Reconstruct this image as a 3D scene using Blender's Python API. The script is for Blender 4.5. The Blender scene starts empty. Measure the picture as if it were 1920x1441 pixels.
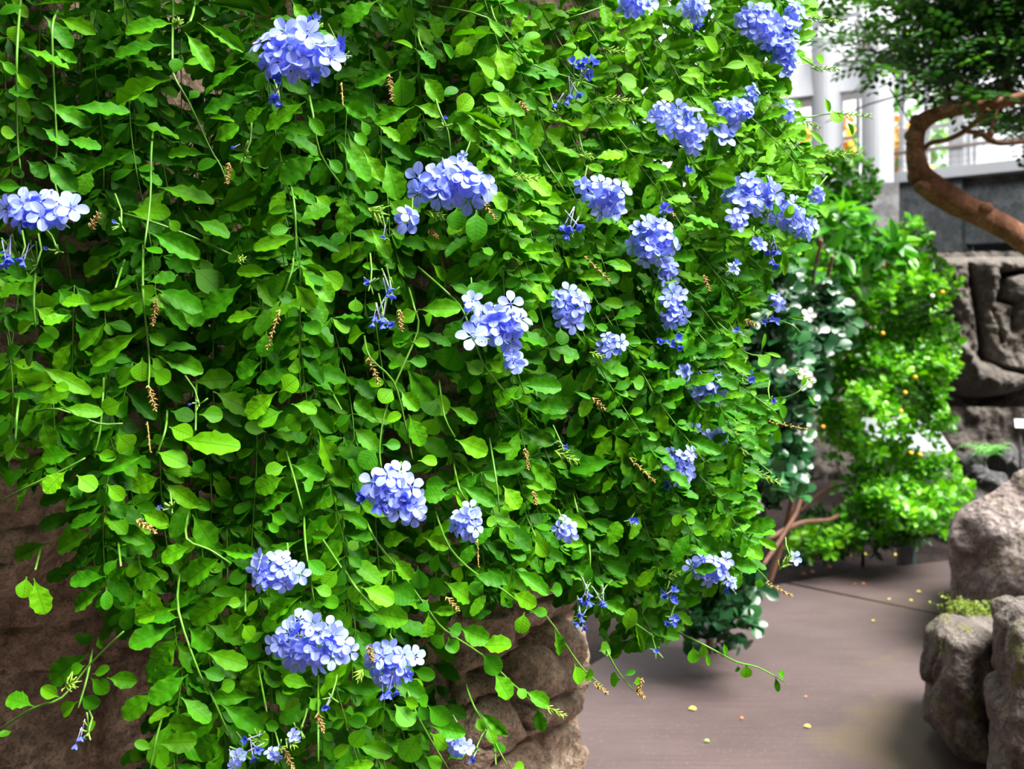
import bpy, bmesh, math, random
import numpy as np
from mathutils import Vector, noise, Matrix
random.seed(7); rng = np.random.default_rng(11)
S = bpy.context.scene
C = S.collection
# ------------------------------------------------------------------ camera, world, light, exposure
F, HX, HY, CAMZ = 1867.0, 960.0, 600.0, 1.5
cd = bpy.data.cameras.new('camera'); cam = bpy.data.objects.new('camera', cd); C.objects.link(cam)
cam.location = (0, 0, CAMZ); cam.rotation_euler = (math.pi/2, 0, 0)
cd.sensor_width = 36.0; cd.lens = 36.0*F/1920.0
cd.shift_y = -(720.5-HY)/1920.0
cd.clip_start = 0.05; cd.clip_end = 200
cd.dof.use_dof = True; cd.dof.focus_distance = 1.3; cd.dof.aperture_fstop = 6.5
S.camera = cam
S.view_settings.view_transform = 'Standard'; S.view_settings.look = 'None'
S.view_settings.exposure = 0.20; S.view_settings.gamma = 1.0
S.view_settings.use_curve_mapping = False

w = bpy.data.worlds.new('sky'); S.world = w; w.use_nodes = True
nt = w.node_tree; nt.nodes.clear()
o_ = nt.nodes.new('ShaderNodeOutputWorld'); bg = nt.nodes.new('ShaderNodeBackground')
tc = nt.nodes.new('ShaderNodeTexCoord'); sx = nt.nodes.new('ShaderNodeSeparateXYZ')
nt.links.new(tc.outputs['Generated'], sx.inputs[0])
def wmath(op, a, b):
    m = nt.nodes.new('ShaderNodeMath'); m.operation = op
    for k, v in enumerate((a, b)):
        if hasattr(v, 'is_output'): nt.links.new(v, m.inputs[k])
        else: m.inputs[k].default_value = v
    return m.outputs[0]
def wrange(v, a, b, c, d):
    m = nt.nodes.new('ShaderNodeMapRange'); m.inputs[1].default_value = a; m.inputs[2].default_value = b
    m.inputs[3].default_value = c; m.inputs[4].default_value = d; nt.links.new(v, m.inputs[0]); return m.outputs[0]
zf = wrange(sx.outputs[2], -0.2, 0.9, 0.20, 1.2)
yf = wrange(sx.outputs[1], -0.45, 0.8, 0.035, 1.0)
xf = wrange(sx.outputs[0], -1.0, 0.7, 0.35, 1.15)
st = wmath('MULTIPLY', wmath('MULTIPLY', zf, yf), xf)
st = wmath('ADD', wmath('MULTIPLY', st, 1.9), wrange(sx.outputs[1], 0.6, 0.95, 0.0, 0.9))
bg.inputs['Color'].default_value = (0.95, 0.98, 1.0, 1); nt.links.new(st, bg.inputs['Strength'])
nt.links.new(bg.outputs[0], o_.inputs['Surface'])

sd = bpy.data.lights.new('daylight', 'SUN'); sd.energy = 16.0; sd.angle = math.radians(36); sd.color = (1.0, 0.98, 0.94)
sun = bpy.data.objects.new('daylight', sd); C.objects.link(sun)
sdir = Vector((0.50, -0.27, 1.0)).normalized()          # towards the light, through the glass roof
sun.rotation_euler = sdir.to_track_quat('Z', 'Y').to_euler()

def fill_light(loc, target, sx_, sy_, power):
    ad = bpy.data.lights.new('fill_light', 'AREA'); ad.shape = 'RECTANGLE'; ad.size = sx_; ad.size_y = sy_; ad.energy = power; ad.color = (0.97, 0.99, 1.0)
    a = bpy.data.objects.new('fill_light', ad); C.objects.link(a); a.location = loc; a.rotation_euler = (Vector(loc)-Vector(target)).to_track_quat('Z', 'Y').to_euler()
fill_light((3.0, 4.6, 7.5), (4.5, 10.5, 2.6), 7.0, 3.0, 620)     # added fill light from above, brightens the far columns and wall

def P(x, y, Y): return Vector(((x-HX)/F*Y, Y, CAMZ-(y-HY)/F*Y))
def G(x, y, z=0.0):
    Y = (CAMZ-z)*F/(y-HY); return Vector(((x-HX)/F*Y, Y, z))

# ------------------------------------------------------------------ helpers
def tag(o, label=None, cat=None, group=None, kind=None):
    if label: o['label'] = label
    if cat: o['category'] = cat
    if group: o['group'] = group
    if kind: o['kind'] = kind
    return o
def empty(name, loc=(0, 0, 0)):
    o = bpy.data.objects.new(name, None); C.objects.link(o); o.location = loc; o.empty_display_size = 0.1; return o
def wloc(o):
    return Vector(o.location) if o.parent is None else Vector(o.location)+wloc(o.parent)
class MB:
    def __init__(s): s.v = []; s.f = []; s.m = []; s.n = 0; s.uv = []; s.tone = []
    def add(s, V, Fc, mi=0, uv=None, tone=0.5):
        V = np.asarray(V, float).reshape(-1, 3); s.v.append(V)
        Fc = np.asarray(Fc, int)
        s.f += (Fc+s.n).tolist(); s.m += [mi]*len(Fc)
        s.uv.append(np.zeros((len(V), 2)) if uv is None else uv)
        s.tone.append(np.full(len(V), tone)); s.n += len(V)
    def addl(s, V, faces, mi=0, tone=0.5):
        V = np.asarray(V, float).reshape(-1, 3); s.v.append(V)
        s.f += [[i+s.n for i in f] for f in faces]; s.m += [mi]*len(faces)
        s.uv.append(np.zeros((len(V), 2))); s.tone.append(np.full(len(V), tone)); s.n += len(V)
    def tube(s, pts, radii, seg=6, mi=0, tone=0.5, cap=True):
        pts = [Vector(p) for p in pts]; n = len(pts)
        if not hasattr(radii, '__len__'): radii = [radii]*n
        V = []; a0 = None
        for i in range(n):
            t = (pts[min(i+1, n-1)]-pts[max(i-1, 0)]).normalized()
            if a0 is None:
                a0 = t.orthogonal().normalized()
            a0 = (a0-t*a0.dot(t)).normalized(); b = t.cross(a0)
            for k in range(seg):
                an = 2*math.pi*k/seg
                V.append(pts[i]+(a0*math.cos(an)+b*math.sin(an))*radii[i])
        fs = []
        for i in range(n-1):
            for k in range(seg):
                k2 = (k+1) % seg
                fs.append([i*seg+k, i*seg+k2, (i+1)*seg+k2, (i+1)*seg+k])
        if cap:
            fs.append(list(range(seg))[::-1]); fs.append([(n-1)*seg+k for k in range(seg)])
        s.addl([tuple(v) for v in V], fs, mi, tone)
    def box(s, lo, hi, mi=0):
        x0, y0, z0 = lo; x1, y1, z1 = hi
        V = [(x0,y0,z0),(x1,y0,z0),(x1,y1,z0),(x0,y1,z0),(x0,y0,z1),(x1,y0,z1),(x1,y1,z1),(x0,y1,z1)]
        s.addl(V, [[0,3,2,1],[4,5,6,7],[0,1,5,4],[1,2,6,5],[2,3,7,6],[3,0,4,7]], mi)
    def prism(s, poly, vec, mi=0):
        n = len(poly); V = [Vector(p) for p in poly]; V2 = [p+Vector(vec) for p in V]
        s.addl([tuple(p) for p in V+V2], [list(range(n))[::-1], [n+i for i in range(n)]]+[[i, (i+1) % n, n+(i+1) % n, n+i] for i in range(n)], mi)
    def build(s, name, mats, parent=None, smooth=True, origin=None):
        V = np.concatenate(s.v) if s.v else np.zeros((0, 3))
        if parent is not None: off = wloc(parent)
        elif origin is not None: off = Vector(origin)
        else: off = Vector((0, 0, 0))
        me = bpy.data.meshes.new(name)
        me.from_pydata((V-np.array(off)).tolist(), [], s.f); 
        if not isinstance(mats, (list, tuple)): mats = [mats]
        for m in mats: me.materials.append(m)
        me.polygons.foreach_set('material_index', s.m)
        me.polygons.foreach_set('use_smooth', [smooth]*len(s.f))
        UV = np.concatenate(s.uv)
        if np.any(UV):
            ul = me.uv_layers.new(name='UVMap'); li = np.empty(len(me.loops), int); me.loops.foreach_get('vertex_index', li)
            ul.data.foreach_set('uv', UV[li].ravel())
        at = me.attributes.new('tone', 'FLOAT', 'POINT'); at.data.foreach_set('value', np.concatenate(s.tone))
        me.update()
        o = bpy.data.objects.new(name, me); C.objects.link(o)
        if parent is not None:
            o.parent = parent            # parents carry translation only: mesh is local to the parent's base
        elif origin is not None: o.location = origin
        return o

# ------------------------------------------------------------------ materials
class MT:
    def __init__(s, name):
        s.m = bpy.data.materials.new(name); s.m.use_nodes = True; s.t = s.m.node_tree; s.N = s.t.nodes; s.N.clear()
        s.out = s.N.new('ShaderNodeOutputMaterial'); s.b = s.N.new('ShaderNodeBsdfPrincipled'); s.l(s.b.outputs[0], s.out.inputs[0])
    def l(s, a, b): s.t.links.new(a, b)
    def set(s, i, v): s.b.inputs[i].default_value = v
    def co(s):
        t = s.N.new('ShaderNodeTexCoord'); return t.outputs['Object']
    def noise(s, scale, detail=5, vec=None, rough=0.55, dist=0.0):
        n = s.N.new('ShaderNodeTexNoise'); n.inputs['Scale'].default_value = scale; n.inputs['Detail'].default_value = detail
        n.inputs['Roughness'].default_value = rough; n.inputs['Distortion'].default_value = dist
        s.l(vec if vec else s.co(), n.inputs['Vector']); return n.outputs['Fac']
    def ramp(s, fac, stops):
        r = s.N.new('ShaderNodeValToRGB'); e = r.color_ramp.elements
        while len(e) < len(stops): e.new(0.5)
        for k, (p, c) in enumerate(stops):
            e[k].position = p; e[k].color = (*c, 1) if len(c) == 3 else c
        s.l(fac, r.inputs[0]); return r.outputs[0]
    def mix(s, fac, a, b, mode='MIX'):
        m = s.N.new('ShaderNodeMix'); m.data_type = 'RGBA'; m.blend_type = mode
        for v, i in ((fac, 0), (a, 6), (b, 7)):
            if hasattr(v, 'is_output'): s.l(v, m.inputs[i])
            else: m.inputs[i].default_value = v if not isinstance(v, tuple) else (*v, 1)[:4]
        return m.outputs[2]
    def math(s, op, a, b=0.0, c=0.0):
        m = s.N.new('ShaderNodeMath'); m.operation = op
        for k, v in enumerate((a, b, c)):
            if hasattr(v, 'is_output'): s.l(v, m.inputs[k])
            else: m.inputs[k].default_value = v
        return m.outputs[0]
    def bump(s, h, strength=0.5, dist=0.01):
        b = s.N.new('ShaderNodeBump'); b.inputs['Strength'].default_value = strength; b.inputs['Distance'].default_value = dist
        s.l(h, b.inputs['Height']); s.l(b.outputs[0], s.b.inputs['Normal'])
    def col(s, c):
        if hasattr(c, 'is_output'): s.l(c, s.b.inputs['Base Color'])
        else: s.b.inputs['Base Color'].default_value = (*c, 1)
def plain(name, c, rough=0.6, var=0.15, scale=8, metallic=0, spec=0.5):
    m = MT(name); d = tuple(x*(1-var) for x in c); e = tuple(min(1, x*(1+var)) for x in c)
    m.col(m.ramp(m.noise(scale), [(0.3, d), (0.7, e)])); m.set('Roughness', rough); m.set('Metallic', metallic); m.set('Specular IOR Level', spec)
    return m.m
def leafmat(name, dark, mid, light, trans=0.4, rough=0.38, spec=0.5, veins=True, blotch=None, tcol=None, midline=None):
    m = MT(name)
    g = m.N.new('ShaderNodeNewGeometry'); rnd = g.outputs['Random Per Island']
    at = m.N.new('ShaderNodeAttribute'); at.attribute_name = 'tone'
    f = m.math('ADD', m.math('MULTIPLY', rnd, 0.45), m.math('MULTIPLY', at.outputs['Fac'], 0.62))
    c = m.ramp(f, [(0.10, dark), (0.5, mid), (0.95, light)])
    if veins:
        u = m.N.new('ShaderNodeUVMap'); u.uv_map = 'UVMap'; s2 = m.N.new('ShaderNodeSeparateXYZ'); m.l(u.outputs[0], s2.inputs[0])
        au = m.math('ABSOLUTE', s2.outputs[0])
        mid_ = m.math('LESS_THAN', au, 0.05)
        sv = m.math('SINE', m.math('MULTIPLY', m.math('SUBTRACT', s2.outputs[1], m.math('MULTIPLY', au, 0.22)), 46.0))
        svm = m.math('GREATER_THAN', sv, 0.93)
        vein = m.math('MAXIMUM', m.math('MULTIPLY', mid_, 0.8), m.math('MULTIPLY', svm, 0.22))
        c = m.mix(m.math('MULTIPLY', vein, 0.55), c, tuple(x*0.45 for x in mid))
        nz = m.noise(55, 3)
        c = m.mix(m.math('MULTIPLY', m.ramp(nz, [(0.52, (0, 0, 0)), (0.72, (1, 1, 1))]), 0.35), c, blotch or light)
        m.bump(m.math('ADD', m.math('MULTIPLY', sv, -0.12), m.math('MULTIPLY', m.noise(110, 3), 1.6)), 0.30, 0.0012)
    if midline:
        u = m.N.new('ShaderNodeUVMap'); u.uv_map = 'UVMap'; s2 = m.N.new('ShaderNodeSeparateXYZ'); m.l(u.outputs[0], s2.inputs[0])
        c = m.mix(m.math('MULTIPLY', m.math('LESS_THAN', m.math('ABSOLUTE', s2.outputs[0]), 0.07), 0.55), c, midline)
    m.col(c); m.set('Roughness', rough); m.set('Specular IOR Level', spec)
    tr = m.N.new('ShaderNodeBsdfTranslucent')
    hs = m.mix(1.0, c, tcol or (0.95, 1.0, 0.35), 'MULTIPLY'); 
    hs2 = m.mix(1.0, hs, (1.35, 1.35, 1.35), 'MULTIPLY')
    m.l(hs2, tr.inputs[0])
    mx = m.N.new('ShaderNodeMixShader'); mx.inputs[0].default_value = trans
    m.l(m.b.outputs[0], mx.inputs[1]); m.l(tr.outputs[0], mx.inputs[2]); m.l(mx.outputs[0], m.out.inputs[0])
    return m.m
def rockmat(name, a, b, c, scale=4.0, bump=0.6, moss=None, bdist=0.02, k=0.64):
    a, b, c = [tuple(x*k for x in q) for q in (a, b, c)]; moss = tuple(x*k for x in moss) if moss else None
    m = MT(name); n1 = m.noise(scale, 8); n2 = m.noise(scale*7, 6); n3 = m.noise(scale*1.7, 4, dist=1.5)
    base = m.ramp(n1, [(0.32, a), (0.52, b), (0.70, c)])
    base = m.mix(m.ramp(n2, [(0.40, (0.75, 0.75, 0.75)), (0.60, (0, 0, 0))]), base, tuple(x*0.45 for x in b))
    if moss:
        base = m.mix(m.ramp(n3, [(0.54, (0, 0, 0)), (0.66, (0.8, 0.8, 0.8))]), base, moss)
    gr = m.noise(scale*30, 4); base = m.mix(m.ramp(gr, [(0.36, (0.6, 0.6, 0.6)), (0.50, (0, 0, 0))]), base, tuple(x*0.4 for x in a))
    m.col(base); m.set('Roughness', 0.85); m.set('Specular IOR Level', 0.3)
    vo = m.N.new('ShaderNodeTexVoronoi'); vo.inputs['Scale'].default_value = scale*9; m.l(m.co(), vo.inputs['Vector'])
    m.bump(m.math('ADD', m.math('ADD', n2, m.math('MULTIPLY', n1, 1.0)), m.math('ADD', m.math('MULTIPLY', vo.outputs['Distance'], 0.5), m.math('MULTIPLY', gr, 0.35))), bump, bdist)
    return m.m

M = {}
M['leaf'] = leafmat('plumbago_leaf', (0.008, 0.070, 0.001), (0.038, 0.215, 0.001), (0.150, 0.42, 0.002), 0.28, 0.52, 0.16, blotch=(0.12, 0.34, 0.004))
M['stem'] = plain('plumbago_stem', (0.09, 0.25, 0.015), 0.5, 0.25, 30)
M['petal'] = leafmat('plumbago_petal', (0.22, 0.29, 0.78), (0.31, 0.385, 0.90), (0.42, 0.50, 0.97), 0.30, 0.6, 0.2, False, tcol=(0.75, 0.8, 1.0), midline=(0.10, 0.13, 0.75))
M['petal_dark'] = leafmat('wilted_petal', (0.03, 0.055, 0.42), (0.07, 0.11, 0.62), (0.15, 0.2, 0.70), 0.25, 0.6, 0.2, False, tcol=(0.7, 0.75, 1.0))
M['petal_vein'] = plain('petal_vein', (0.10, 0.13, 0.62), 0.6)
M['tube'] = plain('flower_tube', (0.27, 0.26, 0.52), 0.5, 0.2, 40)
M['calyx'] = plain('calyx', (0.13, 0.30, 0.03), 0.6, 0.3, 60)
M['dried'] = plain('dried_flower_head', (0.32, 0.21, 0.055), 0.8, 0.5, 150)
M['budgreen'] = plain('young_buds', (0.22, 0.42, 0.03), 0.5, 0.25, 80)
M['rock_tan'] = rockmat('tan_rock', (0.17, 0.115, 0.075), (0.31, 0.22, 0.155), (0.50, 0.39, 0.29), 6.0, 0.9, k=1.6, bdist=0.012)
M['rock_grey'] = rockmat('grey_rock', (0.10, 0.085, 0.072), (0.20, 0.17, 0.145), (0.32, 0.28, 0.24), 3.0, 0.6, bdist=0.04, k=0.8)
M['boulder'] = rockmat('pale_boulder', (0.30, 0.23, 0.20), (0.46, 0.37, 0.34), (0.62, 0.52, 0.48), 4.0, 1.0, moss=(0.20, 0.17, 0.09), bdist=0.03)
M['boulder_moss'] = rockmat('mossy_boulder', (0.16, 0.13, 0.11), (0.30, 0.25, 0.22), (0.50, 0.45, 0.42), 5.0, 1.0, moss=(0.20, 0.22, 0.03), bdist=0.03)
M['rubble'] = rockmat('dark_rubble', (0.06, 0.06, 0.065), (0.15, 0.145, 0.15), (0.30, 0.29, 0.31), 6.0, 0.8, moss=(0.14, 0.13, 0.04))
M['bark'] = rockmat('tree_bark', (0.075, 0.030, 0.016), (0.17, 0.075, 0.040), (0.26, 0.13, 0.08), 9.0, 0.5, k=1.9)
M['twig'] = plain('twig_bark', (0.16, 0.075, 0.045), 0.8, 0.3, 20)
M['concrete'] = rockmat('grey_concrete', (0.15, 0.175, 0.185), (0.23, 0.25, 0.26), (0.31, 0.32, 0.32), 0.9, 0.15)
M['pier'] = rockmat('pier_concrete', (0.32, 0.31, 0.32), (0.42, 0.41, 0.42), (0.52, 0.50, 0.51), 1.2, 0.15)
M['white'] = plain('white_paint', (0.55, 0.56, 0.59), 0.5, 0.04, 3)
M['rail'] = plain('rail_paint', (0.42, 0.36, 0.33), 0.4, 0.2, 3)
M['steel'] = plain('dark_steel', (0.05, 0.05, 0.055), 0.4, 0.2)
M['black'] = plain('opening_shade_black', (0.008, 0.008, 0.009), 0.9)  # near-black that stands for the shade inside the wall opening
M['soil'] = rockmat('mulch', (0.025, 0.014, 0.012), (0.07, 0.04, 0.035), (0.14, 0.08, 0.065), 14.0, 1.0, bdist=0.03)
M['yellow_leaf'] = plain('fallen_leaf', (0.62, 0.48, 0.03), 0.5, 0.3, 40)
M['orange_leaf'] = plain('fallen_orange_leaf', (0.60, 0.20, 0.03), 0.5, 0.3, 40)
M['orange'] = plain('orange_blossom', (0.95, 0.42, 0.02), 0.6, 0.3, 6)
M['sign'] = plain('sign_face', (0.42, 0.46, 0.45), 0.4, 0.05, 3)
M['glossy'] = leafmat('glossy_dark_leaf', (0.005, 0.030, 0.010), (0.011, 0.060, 0.020), (0.026, 0.13, 0.028), 0.15, 0.30, 0.5, False)
M['bush'] = leafmat('bright_bush_leaf', (0.012, 0.085, 0.004), (0.075, 0.32, 0.004), (0.24, 0.58, 0.008), 0.35, 0.35, 0.5, False)
M['broad'] = leafmat('broad_leaf', (0.008, 0.075, 0.004), (0.035, 0.20, 0.006), (0.13, 0.38, 0.012), 0.35, 0.3, 0.6, False)
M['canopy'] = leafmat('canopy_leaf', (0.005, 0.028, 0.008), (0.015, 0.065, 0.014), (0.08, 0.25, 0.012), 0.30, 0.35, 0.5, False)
M['outside'] = leafmat('outside_leaf', (0.06, 0.25, 0.05), (0.16, 0.45, 0.10), (0.35, 0.65, 0.2), 0.4, 0.5, 0.3, False)
M['white_petal'] = plain('white_petal', (0.9, 0.9, 0.88), 0.5, 0.03)
g_ = MT('window_glass'); g_.set('Base Color', (1, 1, 1, 1)); tb = g_.N.new('ShaderNodeBsdfTransparent'); gb = g_.N.new('ShaderNodeBsdfGlossy'); gb.inputs['Roughness'].default_value = 0.03
mx = g_.N.new('ShaderNodeMixShader'); mx.inputs[0].default_value = 0.07; g_.l(tb.outputs[0], mx.inputs[1]); g_.l(gb.outputs[0], mx.inputs[2]); g_.l(mx.outputs[0], g_.out.inputs[0]); M['glass'] = g_.m
# path: mauve brown concrete with fine pale specks and worn stains
m = MT('path_concrete')
n1 = m.noise(1.3, 5); n2 = m.noise(90, 3); n3 = m.noise(0.9, 4, dist=0.8)
mp = m.N.new('ShaderNodeMapping'); mp.inputs['Scale'].default_value = (3, 60, 1); m.l(m.co(), mp.inputs[0]); n4 = m.noise(1.0, 3, mp.outputs[0])
c = m.ramp(n1, [(0.3, (0.041, 0.0245, 0.0230)), (0.7, (0.074, 0.047, 0.045))])
c = m.mix(m.ramp(n4, [(0.35, (0.4, 0.4, 0.4)), (0.6, (0, 0, 0))]), c, (0.026, 0.018, 0.016))
c = m.mix(m.ramp(n3, [(0.58, (0, 0, 0)), (0.70, (0.6, 0.6, 0.6))]), c, (0.085, 0.06, 0.026))
c = m.mix(m.ramp(n2, [(0.63, (0, 0, 0)), (0.68, (0.7, 0.7, 0.7))]), c, (0.13, 0.105, 0.105))
m.col(c); m.set('Roughness', 0.7); m.bump(m.math('ADD', n2, n4), 0.25, 0.004); M['path'] = m.m

# ------------------------------------------------------------------ leaves (batched)
def leaf_templates(n, kind, seed, nt_=9, ns=4):
    r = np.random.default_rng(seed); out = []
    for q in range(n):
        T = np.linspace(0, 1, nt_+1)**0.9; T = np.where(T > 0.6, 0.6+0.4*np.sin((T-0.6)/0.4*math.pi/2), T); Sx = np.linspace(-1, 1, ns+1); V = []; U = []
        ph = r.uniform(0, 6.28); fr = r.uniform(3.2, 5.0); droop = r.uniform(0.02, 0.22); fold = r.uniform(0.08, 0.26); tw = r.uniform(-0.35, 0.35)
        for t in T:
            if kind == 'large':
                prof = (0.06+0.94*math.sin(math.pi/2*min(1, max(0, (t-0.12)/0.46)))**1.25) if t < 0.58 else max(0, 1-((t-0.58)/0.42)**2.3)**0.5
                wave = 1+0.085*math.sin(fr*6.28*t+ph)*(t > 0.2)
            elif kind == 'small':
                prof = (0.07+0.93*math.sin(math.pi/2*min(1, max(0, (t-0.15)/0.43)))**1.1) if t < 0.58 else max(0, 1-((t-0.58)/0.42)**2.3)**0.5
                wave = 1+0.03*math.sin(2*6.28*t+ph)
            elif kind == 'lance':
                prof = math.sin(math.pi*min(1, t**0.8)) ** 0.9; wave = 1
            else:
                prof = math.sqrt(max(0, 1-(2*t-1)**2)); wave = 1
            for s in Sx:
                z = fold*abs(s)*0.5*prof-droop*t*t+0.05*math.sin(fr*6.28*t+ph+1.5*s)*abs(s)*prof*(kind == 'large')
                a = tw*t; x = s*0.5*prof*wave
                V.append((x*math.cos(a), t, z*1.0+x*math.sin(a)*0.5)); U.append((s*prof, t))
        Fq = []
        for i in range(nt_):
            for k in range(ns):
                a = i*(ns+1)+k; Fq.append((a, a+1, a+ns+2, a+ns+1))
        out.append((np.array(V), np.array(Fq), np.array(U)))
    return out
TP = {'large': leaf_templates(12, 'large', 1, 13, 4), 'small': leaf_templates(8, 'small', 2, 12, 4), 'mini': leaf_templates(4, 'small', 3, 6, 2),
      'lance': leaf_templates(4, 'lance', 4, 5, 2), 'oval': leaf_templates(4, 'oval', 5, 4, 2), 'deep': leaf_templates(6, 'large', 6, 5, 2)}
def put_leaf(mb, pos, fwd, nrm, L, W, kind, tone=0.5, mi=0):
    T = TP[kind]; V, Fq, U = T[random.randrange(len(T))]
    f = np.array(fwd, float); f /= np.linalg.norm(f)+1e-9
    n = np.array(nrm, float); n = n-f*(n@f); n /= np.linalg.norm(n)+1e-9
    s = np.cross(f, n)
    W3 = np.outer(V[:, 0]*W, s)+np.outer(V[:, 1]*L, f)+np.outer(V[:, 2]*L, n)+np.array(pos)
    mb.add(W3, Fq, mi, U, tone)
def rv(s=1.0): return np.array([random.gauss(0, s), random.gauss(0, s), random.gauss(0, s)])

# ================================================================== SETTING
def struct(name, mb, m, smooth=False, origin=None):
    return tag(mb.build(name, m, smooth=smooth, origin=origin), kind='structure')
def gpoly(name, pts, m, z=0.0, th=0.12):
    mb = MB(); mb.prism([(p[0], p[1], z) for p in pts], (0, 0, -th)); return struct(name, mb, m)
# soil everywhere, path slabs just above it
g = MB(); g.box((-8, -3, -0.30), (9, 14, -0.045)); struct('floor_soil', g, M['soil'])
gp = lambda x, y: tuple(G(x, y))[:2]
jA, jB = G(1470, 1092), G(1795, 1158)          # the joint between the two slabs
L0 = G(1093, 1255); L1 = G(1230, 1172); L2 = G(1400, 1108)
R0 = G(1778, 1050); F0 = G(1500, 1089)
pa = MB(); pa.prism([(-0.9, -2.5, 0), (4.2, -2.5, 0), (4.2, 3.2, 0), (jB.x+0.3, jB.y-0.13, 0), (jB.x, jB.y-0.010, 0), (jA.x, jA.y-0.010, 0), (L2.x, L2.y, 0), (L1.x, L1.y, 0), (L0.x, L0.y, 0), (-0.55, 3.6, 0), (-0.9, 3.3, 0)], (0, 0, -0.12))
struct('floor_path_near_slab', pa, M['path'])
pb = MB(); pb.prism([(jA.x+0.03, jA.y+0.006, 0), (jB.x, jB.y+0.010, 0), (jB.x+1.8, jB.y-0.7, 0), (4.8, 5.6, 0), (R0.x+0.7, R0.y+0.15, 0), (R0.x, R0.y, 0), (G(1640, 1066).x, G(1640, 1066).y, 0)], (0, 0, -0.12))
struct('floor_path_far_slab', pb, M['path'])

# back wall: a concrete terrace wall, nearer at the right; A = left end, B = right end in plan
A0 = P(1672, 345, 12.0); B0 = P(1920, 322, 10.95)
wdir = Vector((B0.x-A0.x, B0.y-A0.y, 0)); wlen = wdir.length; wdir.normalize(); wn = Vector((wdir.y, -wdir.x, 0))   # wn towards the camera
ZT = 3.14
def W(u, off, z): p = A0+wdir*u+wn*off; return Vector((p.x, p.y, z))
def wbox(mb, u0, u1, o0, o1, z0, z1, mi=0):
    V = [W(u0,o0,z0),W(u1,o0,z0),W(u1,o1,z0),W(u0,o1,z0),W(u0,o0,z1),W(u1,o0,z1),W(u1,o1,z1),W(u0,o1,z1)]
    mb.addl([tuple(v) for v in V], [[0,3,2,1],[4,5,6,7],[0,1,5,4],[1,2,6,5],[2,3,7,6],[3,0,4,7]], mi)
def uo(px):                                     # wall coordinate seen at pixel column px
    r = (px-HX)/F; return (r*A0.y-A0.x)/(wdir.x-r*wdir.y)
u18 = uo(1803)
b = MB(); wbox(b, -7, u18, 0, -0.35, -0.05, ZT); wbox(b, u18, 6.5, -0.12, -0.35, 2.38, ZT); wbox(b, u18, 6.5, -0.9, -1.0, 0, 2.38)
wbox(b, u18, 6.5, -0.12, -0.35, -0.05, 2.0); struct('wall_back', b, M['concrete'])
b = MB(); wbox(b, u18-1.5, 6.5, -0.80, -0.88, 2.0, 2.6); struct('wall_opening_shade', b, M['black'])  # black slab stands in for the shade inside the opening
b = MB(); wbox(b, -7, 6.5, 0.10, -0.5, ZT, ZT+0.12); struct('trim_sill', b, M['white'])
# windows on the wall
def window(name, u0, u1, z1, nv, nh):
    e = empty(name, W(u0, -0.2, ZT+0.12)); tag(e, kind='structure')
    fr = MB(); t = 0.05
    for k in range(nv+1):
        u = u0+(u1-u0)*k/nv; wbox(fr, u-t/2, u+t/2, -0.15, -0.24, ZT+0.12, z1)
    for k in range(nh+1):
        z = ZT+0.14+(z1-ZT-0.16)*k/nh; wbox(fr, u0, u1, -0.16, -0.23, z-0.02, z+0.02)
    fr.build('window_frame', M['white'], e, smooth=False)
    gl = MB(); wbox(gl, u0, u1, -0.19, -0.20, ZT+0.13, z1); gl.build('pane', M['glass'], e, smooth=False)
uA, uB = uo(1672), uo(1792)
window('window_1', uA+0.05, uB-0.12, 6.4, 2, 6)
window('window_2', uB+0.15, uo(1920)+0.2, 6.4, 1, 6)
window('window_3', -2.3, uA-0.5, 6.4, 3, 6)
window('window_4', uo(1920)+0.35, 6.0, 6.4, 3, 6)
b = MB(); wbox(b, uo(1778), uo(1806), 0.0, -0.3, ZT+0.12, 6.4); struct('trim_post', b, M['white'])
b = MB(); wbox(b, -7, 6.5, 0.0, -0.35, 6.4, 6.7); struct('trim_head', b, M['white'])
# roof frame of the glasshouse: white ribs overhead
b = MB()
for k in range(7):
    u = -4.5+k*1.6; p0 = W(u, -0.2, 6.5); p1 = W(u, 5.0, 8.6)
    b.tube([p0, p1], 0.07, 4)
for k in range(3):
    b.tube([W(-6, 1.2+k*1.7, 7.05+k*0.7), W(6, 1.2+k*1.7, 7.05+k*0.7)], 0.05, 4)
struct('ceiling_ribs', b, M['white'])
# white round columns on square piers, joined by a white beam
def column(name, px0, px1, ytop, ybase, Y, ztop, pier=True):
    mb = MB(); c0 = P(px0, 0, Y).x; c1 = P(px1, 0, Y).x; r = (c1-c0)/2; cx = (c0+c1)/2; zb = P(0, ybase, Y).z
    mb.tube([(cx, Y, zb), (cx, Y, ztop)], r, 24); 
    o = struct(name, mb, M['white'], smooth=False)
    if pier:
        mb = MB(); mb.box((cx-r*1.02, Y-r, -0.05), (cx+r*1.02, Y+r, zb)); struct(name+'_pier', mb, M['pier'])
    return cx, r
column('column_right', 1617, 1674, 0, 345, 11.3, 4.85)
column('column_left', 1522, 1580, 0, 345, 11.6, 4.75)
b = MB(); pl = [P(1380, 195, 11.9), P(1500, 190, 11.7), P(1680, 160, 11.2), P(1680, 105, 11.2), P(1500, 120, 11.7), P(1380, 128, 11.9)]
b.prism(pl, (0, 0.5, 0)); struct('trim_beam', b, M['white'])
b = MB(); b.prism([P(1380, 197, 11.9), P(1520, 192, 11.7), P(1520, 178, 11.7), P(1380, 182, 11.9)], (0, 0.35, 0)); 
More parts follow.
